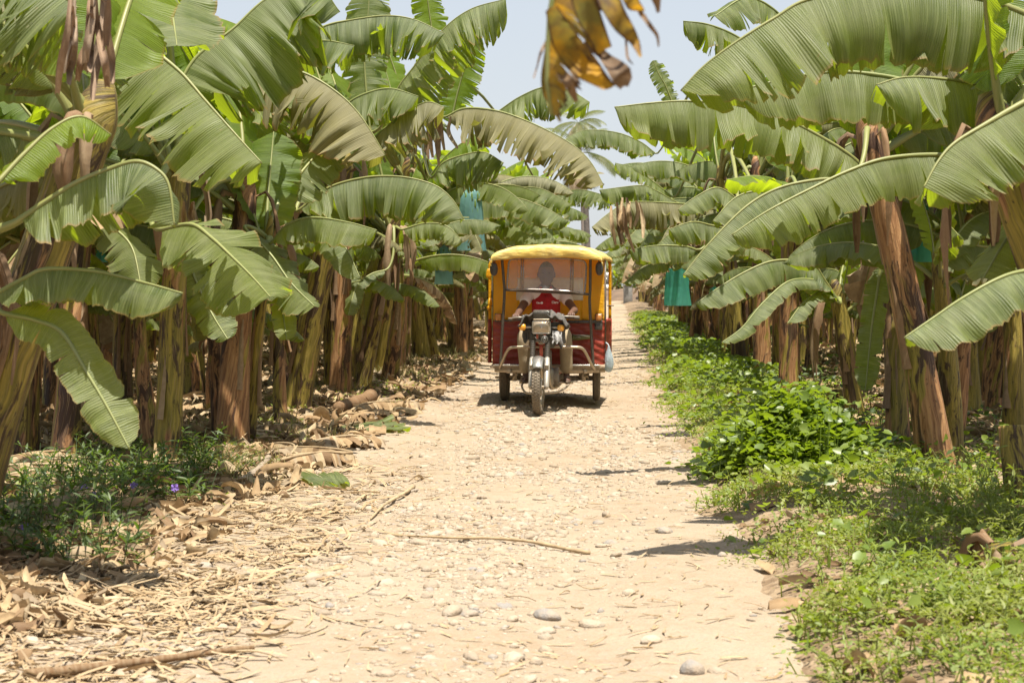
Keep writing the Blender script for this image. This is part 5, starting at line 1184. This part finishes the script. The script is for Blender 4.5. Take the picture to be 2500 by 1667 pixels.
def wheel(name, x, y, r, w, tread, parent=trike, steer=0.0):
    root = part('wheel', (lambda m: (m.lathe([(r * .26, -w * .42), (r * .30, -w * .48), (r * .30, w * .48), (r * .26, w * .42)], (0, 0, 0), 'X', 20), m)[1])(MB()), M['engine'], parent)
    root.location = (x, y, r); root.rotation_euler = (0, 0, steer)
    prof = [(r * .72, -w * .30)] + [(r * (.72 + .28 * math.sin(a) ** .7), w * .5 * -math.cos(a) * (1 if abs(math.cos(a)) < .98 else .96)) for a in np.linspace(.45, math.pi - .45, 15)] + [(r * .72, w * .30), (r * .70, 0), (r * .72, -w * .30)]
    mb = MB(); mb.lathe(prof, (0, 0, 0), 'X', 56)
    if tread:      # raised rubber blocks round the tyre
        for k in range(54):
            for j, off in enumerate((-.30, 0, .30)):
                a = (k + .5 * (j % 2)) * 2 * math.pi / 54; rr = r * (1.004 - .05 * (off / .3) ** 2 * .8); c = np.array([off * w, rr * math.sin(a), rr * math.cos(a)])
                mb.box((0, 0, 0), (w * .23, r * .09, r * .035), None, 0, .003); V = mb.V[-1]; ca, sa = math.cos(-a), math.sin(-a)
                mb.V[-1] = np.stack([V[:, 0], V[:, 1] * ca - V[:, 2] * sa, V[:, 1] * sa + V[:, 2] * ca], 1) + c
    else:
        for off in (-.24, -.08, .08, .24): mb.lathe([(r * .99, off * w - w * .05), (r * 1.008, off * w - w * .03), (r * 1.008, off * w + w * .03), (r * .99, off * w + w * .05)], (0, 0, 0), 'X', 56)
    part('tyre', mb, M['tyre'], root)
    mb = MB(); mb.lathe([(r * .74, -w * .33), (r * .66, -w * .36), (r * .63, -w * .1), (r * .63, w * .1), (r * .66, w * .36), (r * .74, w * .33)], (0, 0, 0), 'X', 40)
    for k in range(18):
        a = k * math.pi / 9; s_ = (-1) ** k
        mb.tube([(s_ * w * .3, r * .27 * math.sin(a), r * .27 * math.cos(a)), (s_ * w * .08, r * .66 * math.sin(a + .25), r * .66 * math.cos(a + .25))], .003, 5)
    mb.tube([(-w * 1.0, 0, 0), (w * 1.0, 0, 0)], .014, 8); part('rim', mb, M['worn_steel'], root)
    return root
wheel('w', -.537, 0, .275, .112, False); wheel('w', .546, 0, .275, .098, False)
MX = -.035; STEER = -.055
wheel('w', MX - .012, -2.0, .292, .098, True, trike, STEER)

# ---- the motorcycle in front
mb = MB()      # mudguard over the front wheel
a_ = np.linspace(-.85, 1.35, 22); c_ = np.linspace(-1, 1, 9); A_, C_ = np.meshgrid(a_, c_, indexing='ij'); rr = .325 - .022 * C_ ** 2
G = np.stack([MX - .01 + C_ * .055 * (1 + .12 * np.cos(A_ * 2)), -2.0 + rr * np.sin(A_) * 1.0, .292 + rr * np.cos(A_)], -1); mb.sheet(G, 0, .004); part('mudguard', mb, M['chrome'])
FT = np.array([MX, -1.66, .93]); FB = np.array([MX - .008, -2.0, .292])
for sg in (-1, 1):
    top = FT + [sg * .078, 0, 0]; bot = FB + [sg * .082, 0, 0]; P_ = lambda t: top + (bot - top) * t
    mb = MB(); mb.tube([P_(.52), P_(.60), P_(.605), P_(.92), P_(1.0), P_(1.03)], [.027, .028, .031, .029, .029, .02], 14); fk = part('fork_leg', mb, M['fork_alloy'])
    mb = MB(); tt = np.linspace(.24, .54, 40); mb.tube(np.array([P_(t) for t in tt]), .027 + .0055 * np.sin(np.arange(40) * math.pi / 2), 12); part('fork_gaiter', mb, M['rubber'], fk)
    mb = MB(); mb.tube([P_(-.06), P_(.26)], .02, 10); mb.tube([P_(.02), P_(.06)], .03, 10); part('fork_tube', mb, M['black_steel'], fk)
    mb = MB(); mb.box(P_(.72) + [0, -.012, 0], (.045, .03, .13), ('X', .49), 0, .008); part('fork_shroud', mb, M['fork_alloy'], fk)
mb = MB(); mb.box(FT + [0, .0, -.16], (.20, .06, .035), None, 0, .01); mb.box(FT + [0, 0, .02], (.2, .06, .03), None, 0, .01); mb.tube([FT + [0, .03, -.2], FT + [0, -.0, .05]], .028, 10); part('triple_clamp', mb, M['engine'])
HL_ = np.array([MX + .012, -1.77, .915])
mb = MB(); mb.box(HL_ + [0, .045, 0], (.178, .11, .122), None, 0, .03); hl = part('headlight', mb, M['black_plastic'])
mb = MB()
rw, rh = .094, .064; lo = [(sx * (rw - .016) + .016 * math.cos(R(a)), sz * (rh - .016) + .016 * math.sin(R(a))) for sx, sz, a0 in ((1, 1, 0), (-1, 1, 90), (-1, -1, 180), (1, -1, 270)) for a in (a0, a0 + 30, a0 + 60, a0 + 90)]
lo = np.array([HL_ + [x, -.012, z] for x, z in lo]); mb.tube(np.vstack([lo, lo[:2]]), .0085, 8, 0, False); part('bezel', mb, M['chrome'], hl)
mb = MB(); gx_, gz_ = np.meshgrid(np.linspace(-1, 1, 15), np.linspace(-1, 1, 11)); mb.sheet(np.stack([HL_[0] + gx_ * .088, HL_[1] - .012 - .014 * (1 - gx_ ** 2) * (1 - gz_ ** 2), HL_[2] + gz_ * .058], -1), 0, .006); part('lens', mb, M['lamp_glass'], hl)
mb = MB(); mb.lathe([(.002, -.012), (.012, -.010), (.017, 0), (.017, .006)], HL_ + [0, -.022, 0], 'Y', 16); part('bulb_cap', mb, M['chrome'], hl)
mb = MB(); mb.box(HL_ + [.0, .02, .125], (.19, .10, .115), ('X', .25), 0, .02); ins = part('instrument_panel', mb, M['black_plastic'])
mb = MB(); mb.box(HL_ + [0, -.022, .150], (.165, .02, .05), ('X', .25), 0, .008); part('instrument_glass', mb, M['dark_glass'], ins)
mb = MB(); mb.box(HL_ + [0, -.045, .085], (.172, .016, .014), ('X', .25), 0, .004); part('trim_strip', mb, M['worn_steel'], ins)
for sg, dz in ((-1, .002), (1, -.006)):
    c = HL_ + [sg * .205, .02, dz]; mb = MB(); mb.box(c, (.076, .055, .072), None, 0, .024); ind = part('indicator', mb, M['amber'])
    mb = MB(); mb.tube([c - [sg * .03, 0, 0], HL_ + [sg * .085, .03, 0]], [.014, .010], 8); part('indicator_stalk', mb, M['fork_alloy'], ind)
HN = np.array([MX + .045, -1.79, .785]); mb = MB(); mb.lathe([(.002, .02), (.042, .02), (.044, .0), (.038, -.012), (.024, -.006), (.022, -.018), (.012, -.022), (.001, -.022)], HN, 'Y', 22); hn = part('horn', mb, M['black_plastic'])
mb = MB(); mb.lathe([(.030, -.014), (.034, -.016), (.034, -.010)], HN, 'Y', 22); mb.lathe([(.013, -.022), (.017, -.024), (.017, -.016)], HN, 'Y', 18); part('horn_ring', mb, M['chrome'], hn)
mb = MB()
for sg, o_ in ((-1, .0), (1, .01)): mb.tube(curve([HN + [sg * .05, .03, -.03], HN + [sg * .09, -.01, .01], HL_ + [sg * .07, .02, -.08], HL_ + [sg * .03, .06, .02]], 16), .006, 6); mb.tube(curve([FT + [sg * .1, 0, .06], FT + [sg * .12, -.08, -.05], FT + [sg * .06, -.05, -.25], FB + [sg * .09, .05, .2]], 20), .005, 6)
part('cables', mb, M['rubber'])
# handlebar turned a little
HB = np.array([MX, -1.60, 1.0]); cs, sn = math.cos(.06), math.sin(.06)
def hb(x, y, z): return HB + np.array([x * cs + y * sn, y * cs - x * sn, z])
BARP = curve([hb(-.37, .16, -.015), hb(-.24, .10, .0), hb(-.15, .03, .03), hb(0, 0, .03), hb(.15, .03, .04), hb(.25, .10, .02), hb(.40, .16, .005)], 40)
mb = MB(); mb.tube(BARP, .011, 10); hbo = part('handlebar', mb, M['black_steel'])
for i0, i1, sg in ((0, 8, -1), (31, 39, 1)):
    mb = MB(); mb.tube(BARP[i0:i1 + 1], .017, 12); part('grip', mb, M['rubber'], hbo)
    j = 9 if sg < 0 else 30; mb = MB(); mb.box(BARP[j], (.05, .05, .055), None, 0, .014); part('switch_block', mb, M['black_plastic'], hbo)
    e = BARP[1 if sg < 0 else 38]; mb = MB(); mb.tube(curve([BARP[j] + [0, -.03, .0], BARP[j] + [sg * .05, -.05, .004], e + [sg * .02, -.05, .015]], 10), [.007] * 8 + [.008, .009], 8); part('lever', mb, M['fork_alloy'], hbo)
# engine, tank, seat, frame, pegs, crash bars
mb = MB(); mb.box((MX + .02, -1.28, .36), (.24, .36, .22), None, 0, .06); mb.lathe([(.01, -.05), (.085, -.045), (.105, -.02), (.11, .03)], (MX + .155, -1.33, .36), 'X', 26); mb.lathe([(.10, -.03), (.10, .02), (.08, .045), (.01, .05)], (MX - .12, -1.25, .36), 'X', 26); en = part('engine', mb, M['engine'])
mb = MB()
for k in range(7): mb.box((MX + .02, -1.38 - .012 * k, .47 + .026 * k), (.17, .17, .010), ('X', .3), 0, .003)
mb.box((MX + .02, -1.42, .56), (.11, .12, .2), ('X', .3), 0, .02); part('cylinder', mb, M['engine'], en)
mb = MB(); mb.tube(curve([(MX + .04, -1.52, .60), (MX + .07, -1.62, .50), (MX + .09, -1.5, .28), (MX + .14, -1.2, .24), (MX + .2, -.6, .27)], 30), .022, 10); part('exhaust_pipe', mb, M['worn_steel'])
mb = MB(); mb.ball((MX, -1.22, .84), (.15, .30, .13), 0, 20, 12); part('fuel_tank', mb, M['frame_red'])
mb = MB(); mb.box((MX + .02, -.72, .76), (.26, .55, .10), None, 0, .045); part('saddle', mb, M['seat'])
mb = MB(); mb.tube(curve([FT + [0, .05, -.1], (MX, -1.1, .72), (MX, -.5, .66), (0, -.2, .42)], 24), .022, 10); mb.tube(curve([FT + [0, .05, -.2], (MX, -1.48, .42), (MX, -1.35, .25), (MX, -.8, .26), (0, -.3, .40)], 24), .02, 10)
for sg in (-1, 1): mb.tube([(sg * .2, -.3, .41), (MX + sg * .05, -1.0, .30)], .02, 8)
part('motorcycle_frame', mb, M['frame_red'])
mb = MB(); mb.tube(curve([(-.255, -1.12, .29), (-.26, -1.3, .25), (-.21, -1.5, .20), (-.12, -1.55, .19), (.12, -1.5, .20), (.22, -1.35, .24), (.26, -1.12, .28)], 30), .012, 8); mb.tube([(-.3, -1.1, .285), (.3, -1.1, .285)], .011, 8)
for sg in (-1, 1): mb.tube([(sg * .30, -1.1, .285), (sg * .21, -1.1, .285)], .017, 8)
part('foot_peg_bar', mb, M['worn_steel'])
mb = MB(); mb.tube(curve([(-.53, -.88, .43), (-.50, -.98, .50), (-.44, -1.10, .62), (-.40, -1.16, .665), (-.33, -1.19, .68), (-.1, -1.20, .683), (.12, -1.20, .683), (.34, -1.19, .68), (.40, -1.16, .665), (.44, -1.10, .61), (.50, -.98, .48), (.535, -.88, .42)], 60), .0165, 12); part('leg_guard', mb, M['worn_steel'])

# ------------------------------------------------------------------ the rider
def skin_mesh(name, verts, edges, root=0, sub=2):
    """Grow one continuous surface round a skeleton of joints (x, y, z, radius or (rx, ry))."""
    me = bpy.data.meshes.new(name); me.from_pydata([v[:3] for v in verts], edges, []); o = bpy.data.objects.new(name, me); COL.objects.link(o)
    o.modifiers.new('skin', 'SKIN'); sv = me.skin_vertices[0].data
    for i, v in enumerate(verts):
        r = v[3]; sv[i].radius = r if isinstance(r, tuple) else (r, r); sv[i].use_root = i == root
    o.modifiers[0].use_smooth_shade = True; m = o.modifiers.new('sub', 'SUBSURF'); m.levels = m.render_levels = sub
    dg = bpy.context.evaluated_depsgraph_get(); ev = o.evaluated_get(dg).to_mesh(); V = np.empty(len(ev.vertices) * 3); ev.vertices.foreach_get('co', V); V = V.reshape(-1, 3)
    F = [np.array([list(p.vertices)]) for p in ev.polygons]; bpy.data.objects.remove(o); return V, F
M['skin'] = simple('brown_skin', (0.115, 0.060, 0.038), .5, 0, .12, 30, .05)
M['hair'] = simple('black_hair', (0.022, 0.019, 0.018), .6, 0, .3, 80, .4)
M['red_cloth'] = simple('red_vest', (0.33, 0.008, 0.010), .75, 0, .15, 9, .25); M['white_cloth'] = simple('white_shirt', (0.68, 0.62, 0.58), .8, 0, .08, 9, .25)
M['khaki'] = simple('khaki_trousers', (0.30, 0.235, 0.145), .85, 0, .15, 14, .3, .25); M['sandal'] = simple('brown_sandal', (0.10, 0.065, 0.045), .7, 0, .2, 30, .1, .4)
M['white_mark'] = simple('white_print', (0.8, 0.78, 0.75), .6, 0, .02)
rider = empty('person', (TX, TY, TZ), TRZ); tag(rider, 'man in a red vest with white sleeves and khaki trousers riding the mototaxi', 'person')
HANDL, HANDR = BARP[4] + [0, 0, .028], BARP[35] + [0, 0, .028]; px_ = -.02
Vb = [(px_, -.62, .86, (.15, .11)), (px_, -.66, 1.02, (.145, .10)), (px_, -.68, 1.17, (.165, .11)), (px_, -.67, 1.27, (.12, .09)), (px_, -.68, 1.335, .066), (px_ + .005, -.70, 1.40, .066)]
Eb = [(0, 1), (1, 2), (2, 3), (3, 4), (4, 5)]
def chain(start, pts):
    p = start
    for v in pts: Vb.append(v); Eb.append((p, len(Vb) - 1)); p = len(Vb) - 1
    return p
EL, ER = np.array([-.315, -.93, 1.06]), np.array([.315, -.93, 1.08])
for sh, el, hd, sg in (((px_ - .19, -.66, 1.255), EL, HANDL, -1), ((px_ + .19, -.66, 1.255), ER, HANDR, 1)):
    wr = hd + np.array([-sg * .01, .075, .022]); mid = (el + wr) / 2
    w = chain(3, [(*sh, .062), (*((np.array(sh) + el) / 2), .050), (*el, .042), (*mid, .038), (*wr, .026), (*(hd + [-sg * .005, .03, .02]), (.036, .018))])
    for f in range(4):      # four fingers closing round the grip
        dx = (f - 1.5) * .019; ln = (.9, 1, .96, .78)[f]; b_ = hd + np.array([dx, -.006, .018])
        chain(w, [(*b_, .0105), (*(hd + np.array([dx, -.034 * ln, .004])), .0095), (*(hd + np.array([dx, -.034 * ln, -.026])), .0088), (*(hd + np.array([dx, -.010, -.046])), .0080)])
    chain(w, [(*(hd + np.array([-sg * .040, .01, .0])), .0115), (*(hd + np.array([-sg * .044, -.006, -.026])), .0100), (*(hd + np.array([-sg * .036, -.022, -.036])), .0085)])
KN = {}
for sg, fx in ((-1, -.235), (1, .225)):
    kn = (px_ + sg * .235, -1.08, .80); an = (fx, -1.00, .375); KN[sg] = (kn, an)
    chain(0, [(px_ + sg * .10, -.66, .85, .092), (px_ + sg * .17, -.86, .84, .080), (*kn, .062), ((kn[0] + an[0]) / 2, -1.02, .60, .055), (*an, .036), (fx, -1.02, .325, (.038, .036)), (fx + sg * .01, -1.12, .315, (.042, .022)), (fx + sg * .012, -1.19, .310, (.038, .016))])
Vs, Fs = skin_mesh('tmp', Vb, Eb); mb = MB(); mb.add(Vs, Fs)
HC = np.array([px_ + .005, -.735, 1.488]); HS = np.array([1.17, 1.1, 1.10])      # head: skull, jaw, nose, lips, eyes, ears
nu, nv = 28, 22; ph = np.linspace(-np.pi / 2, np.pi / 2, nv); th = np.linspace(0, 2 * np.pi, nu, endpoint=False); PH, TH = np.meshgrid(ph, th, indexing='ij')
x, y, z = np.cos(PH) * np.cos(TH), np.cos(PH) * np.sin(TH), np.sin(PH); fr = np.clip(-y, 0, 1)
hx = .078 * x * (1 - .13 * np.clip(-z, 0, 1) ** 1.5); hy = .098 * y * (1 - .18 * np.clip(-z, 0, 1) * (y > 0)); hz = .125 * z
g = lambda cx, cz, sx, sz: np.exp(-((hx - cx) / sx) ** 2 - ((hz - cz) / sz) ** 2) * (fr > .05)
hy = hy - .024 * g(0, -.022, .013, .022) - .010 * g(0, .005, .010, .03) + .010 * (g(-.031, .012, .016, .012) + g(.031, .012, .016, .012)) - .006 * (g(-.03, .032, .022, .007) + g(.03, .032, .022, .007)) - .008 * g(0, -.062, .024, .008) - .008 * g(0, -.105, .024, .02)
mb.add(np.stack([hx, hy, hz], -1).reshape(-1, 3) * HS + HC, quads(nv, nu, True))
for sg in (-1, 1): mb.ball(HC + [sg * .093, .012, -.008], (.012, .020, .034), 0, 10, 8)
part('body', mb, M['skin'], rider)
mb = MB()
for sg in (-1, 1): mb.ball(HC + [sg * .036, -.091, .012], (.0125, .008, .007), 0, 12, 8)
part('eyes', mb, simple('dark_eyes', (0.05, 0.035, 0.03), .2), rider)
mb = MB(); k = PH > .05; hairscale = 1.06; HX = .0815 * x; HY = .103 * y; HZ = .131 * z; line = np.where(fr > .2, .62, -.25); keepr = PH > line - .15
hr = np.stack([HX, HY + .004, HZ], -1); hr[~(PH > line)] = np.stack([hx, hy, hz], -1)[~(PH > line)] * .97
mb.add(hr.reshape(-1, 3) * HS + HC + .002 * (vnoise(hr[..., 0].ravel() * 300, hr[..., 2].ravel() * 300, 4)[:, None] - .5), quads(nv, nu, True)); part('hair', mb, M['hair'], rider)
# clothes
shirt = [(px_, -.63, .98, (.158, .118)), (px_, -.68, 1.16, (.178, .122)), (px_, -.67, 1.272, (.132, .10)), (px_, -.68, 1.325, .07)]; es = [(0, 1), (1, 2), (2, 3)]
for sg, el in ((-1, EL), (1, ER)):
    a = np.array((px_ + sg * .195, -.66, 1.262)); b = a + (el - a) * .55; shirt += [(*a, .078), (*b, .070)]; es += [(2, len(shirt) - 2), (len(shirt) - 2, len(shirt) - 1)]
Vs, Fs = skin_mesh('tmp', shirt, es); mb = MB(); mb.add(Vs, Fs); part('white_shirt', mb, M['white_cloth'], rider)
vest = [(px_, -.63, .90, (.172, .13)), (px_, -.655, 1.03, (.170, .128)), (px_, -.685, 1.16, (.186, .132)), (px_, -.675, 1.268, (.150, .108)), (px_, -.685, 1.33, (.075, .072))]
Vs, Fs = skin_mesh('tmp', vest, [(0, 1), (1, 2), (2, 3), (3, 4)]); Vs = Vs + (.006 * (fbm(Vs[:, 0] * 22, Vs[:, 2] * 16, 6, 3) - .5))[:, None] * np.array([.4, -1, 0]); mb = MB(); mb.add(Vs, Fs); vo = part('red_vest', mb, M['red_cloth'], rider)
mb = MB(); P_ = curve([(px_ - .07, -.74, 1.345), (px_ - .04, -.785, 1.305), (px_, -.80, 1.275), (px_ + .04, -.785, 1.305), (px_ + .07, -.74, 1.345)], 16); mb.ribbon(P_, .035, np.array([0, -.3, -1.0]), .2); mb.tube([(px_, -.822, 1.25), (px_, -.826, 1.0)], .004, 6); part('collar', mb, M['red_cloth'], vo)
from mathutils.bvhtree import BVHTree
bv = BVHTree.FromPolygons([tuple(v) for v in Vs], [list(map(int, f[0])) for f in Fs])
def on_vest(x, z):
    h = bv.ray_cast(Vector((x, -2, z)), Vector((0, 1, 0))); return h[0].y if h[0] else -.82
def mark(text, x, z, size, name):
    c = bpy.data.curves.new(name, 'FONT'); c.body = text; c.size = size; c.align_x = 'CENTER'; c.extrude = .0008; c.offset = .0008; c.materials.append(M['white_mark'])
    tmp = link('tmp', c); me = bpy.data.meshes.new_from_object(tmp.evaluated_get(bpy.context.evaluated_depsgraph_get())); bpy.data.objects.remove(tmp)
    o = link(name, me, vo, (x, on_vest(x, z) - .004, z)); y1, y0 = on_vest(x + .03, z), on_vest(x - .03, z); o.rotation_euler = (R(90), 0, math.atan2(y1 - y0, .06)); return o
mark('Claro', .085, 1.158, .038, 'chest_logo'); mark('Claro', -.098, 1.156, .026, 'chest_logo')
mb = MB(); 
for a, l in ((20, .014), (60, .016), (100, .014)): 
    c = np.array([.131, on_vest(.131, 1.172) - .006, 1.176]); d = np.array([math.cos(R(a)), 0, math.sin(R(a))]); mb.tube([c + d * .006, c + d * l], .0022, 6)
mb.lathe([(.001, -.001), (.013, -.001), (.013, .003)], (-.062, on_vest(-.062, 1.163) - .004, 1.164), 'Y', 16); part('logo_rays', mb, M['white_mark'], vo)
tr = [(px_, -.60, .86, (.17, .125))]; et = []
for sg in (-1, 1):
    kn, an = KN[sg]; i = len(tr); tr += [(px_ + sg * .105, -.68, .855, .105), (px_ + sg * .175, -.88, .845, .097), (kn[0], kn[1], kn[2], .080), ((kn[0] + an[0]) / 2, -1.045, .60, .076), (an[0], an[1] - .005, .37, .072)]; et += [(0, i), (i, i + 1), (i + 1, i + 2), (i + 2, i + 3), (i + 3, i + 4)]
Vs, Fs = skin_mesh('tmp', tr, et); Vs = Vs + (.016 * (fbm(Vs[:, 0] * 14 + Vs[:, 2] * 9, Vs[:, 2] * 14, 7, 3) - .5))[:, None] * np.array([.6, -1, 0]); mb = MB(); mb.add(Vs, Fs); part('trousers', mb, M['khaki'], rider)
for sg in (-1, 1):
    fx = KN[sg][1][0] + sg * .008; mb = MB(); mb.ball((fx, -1.10, .297), (.046, .125, .014), 0, 18, 6); mb.tube(curve([(fx - .04, -1.10, .30), (fx - .03, -1.11, .335), (fx, -1.12, .345), (fx + .03, -1.11, .335), (fx + .04, -1.10, .30)], 14), .010, 7); part('sandal', mb, M['sandal'], rider)

# ------------------------------------------------------------------ dark jacket thrown over the tank and handlebar, bag on the side
M['jacket'] = simple('charcoal_jacket', (0.06, 0.058, 0.055), .8, 0, .3, 8, .35, .15); M['jacket_lining'] = simple('grey_lining', (0.38, 0.37, 0.36), .8, 0, .15, 12, .3)
jk = empty('jacket', (TX, TY, TZ), TRZ); tag(jk, 'charcoal grey jacket bundled over the handlebar and tank of the mototaxi', 'jacket')
u, v = np.meshgrid(np.linspace(-1, 1, 44), np.linspace(0, 1, 26)); fold = fbm(u * 3.2 + 3, v * 3, 51, 3) - .5
G = np.stack([MX + .03 + u * (.255 + .03 * np.sin(v * 5)) , -1.80 + v * .55 + .05 * fold, 1.075 - .085 * np.abs(u) ** 2.6 - .22 * np.clip(np.abs(u) - .72, 0, 1) - .16 * (v - .35) ** 2 + .085 * fold + .014 * np.sin(u * 17 + v * 5 + 8 * fold)], -1)
G[..., 1] -= 0.0; mb = MB(); mb.sheet(G[:, ::-1], 0, .012); part('jacket_cloth', mb, M['jacket'], jk)
def drape(x0, x1, z1, z0, y, seed):
    u, v = np.meshgrid(np.linspace(0, 1, 20), np.linspace(0, 1, 18)); f = fbm(u * 3 + seed, v * 2, 52, 3) - .5
    return np.stack([x0 + (x1 - x0) * (u + .12 * v * (u - .5)) + .02 * f, y - .05 * np.sin(u * 9 + seed) * (.3 + .7 * v) * .6 + .05 * f - .02 * v, z1 + (z0 - z1) * v * (1 - .22 * np.sin(u * 7 + seed) ** 2) ], -1)
mb = MB(); mb.sheet(drape(.03, .225, .965, .685, -1.72, 1.0), 0, .01); mb.sheet(drape(-.22, -.09, .95, .74, -1.70, 2.0), 0, .01); part('hanging_sleeve', mb, M['jacket'], jk)
mb = MB(); mb.sheet(drape(.095, .19, .88, .735, -1.775, 3.0), 0, .008); part('lining', mb, M['jacket_lining'], jk)
sb = empty('plastic_bag', (TX, TY, TZ), TRZ); tag(sb, 'pale blue plastic bag hanging on the right side of the mototaxi', 'bag')
mb = MB(); rsb = np.random.RandomState(2); mb.lathe([(.012, .30), (.018, .26), (.036, .21), (.047, .15), (.052, .09), (.046, .04), (.030, .005), (.002, -.005)], (.692, -.30, .36), 'Z', 26, 0, lambda th, i: 1 + .10 * np.sin(th * 4 + i * .7) + .06 * np.sin(th * 7 - i)); part('bag', mb, bag_material('pale_bag', (0.62, 0.72, 0.75), (0.7, 0.8, 0.84), .03), sb)
mb = MB(); mb.tube(curve([(.692, -.30, .65), (.68, -.30, .68), (.655, -.30, .70)], 8), .008, 6); part('bag_handle', mb, simple('bag_tie', (0.6, 0.7, 0.74), .5), sb)

# ------------------------------------------------------------------ far down the road: white van, block wall, earth bank
vn = at(1466, 732, 133); vx, vy = vn[0], 133.0; van = empty('delivery_van', (vx, vy, 0.0), TRZ); tag(van, 'white van far down the road, half hidden behind the mototaxi', 'van')
M['van_paint'] = simple('white_paint', (0.62, 0.62, 0.60), .35, 0, .05, 3, .02, .2)
mb = MB(); mb.box((0, 2.2, 1.35), (1.75, 3.4, 1.75), None, 0, .12, (.92, .97)); mb.box((0, .25, .85), (1.75, .7, .75), None, 0, .1, (.98, .8)); part('body', mb, M['van_paint'], van)
mb = MB(); mb.sheet(np.stack([*np.meshgrid(np.linspace(-.72, .72, 6), [0]), ], -1).repeat(2, 0)[..., [0, 1, 1]] + np.array([[[0, .18, 1.28]], [[0, .50, 2.0]]]), 0, .02); part('windshield', mb, M['dark_glass'], van)
for sx in (-.68, .68):
    mb = MB(); mb.box((sx * .82, -.11, .92), (.28, .05, .2), None, 0, .03); part('headlight', mb, M['lamp_glass'], van)
    for y in (.55, 3.1): mb = MB(); mb.lathe([(.2, -.1), (.32, -.1), (.34, -.05), (.34, .05), (.32, .1), (.2, .1)], (sx * 1.08, y, .34), 'X', 24); part('wheel', mb, M['rubber'], van)
mb = MB(); mb.box((0, -.14, .52), (1.75, .12, .2), None, 0, .04); part('bumper', mb, M['black_plastic'], van)
bw = on_ground(1533, 741); mb = MB(); mb.box((0, 0, .6), (.55, .9, 1.2), None, 0, .03); mb.box((0, 0, 1.23), (.62, .97, .07), None, 0, .02); o = mb.build('concrete_pillar', simple('grey_concrete', (0.27, 0.26, 0.24), .9, 0, .25, 4, .3)); o.location = (bw[0], bw[1], 0); tag(o, 'low grey concrete pillar at the far right end of the road', 'pillar')
g1, g2 = np.meshgrid(np.linspace(0, 1, 30), np.linspace(-1, 1, 16)); b0 = on_ground(1512, 738)
G = np.stack([b0[0] - 4 + 12 * g1, b0[1] + 14 + g2 * 5, -.3 + 1.5 * (1 - g2 ** 2) * (.6 + .8 * (fbm(g1 * 6, g2 * 2, 66, 3) - .2)) * np.sin(np.pi * np.clip(g1, .02, .98)) ** .4], -1)
mb = MB(); mb.sheet(G); tag(mb.build('earth_bank', simple('red_earth', (0.13, 0.085, 0.05), .95, 0, .25, 1.2, .5)), kind='structure')
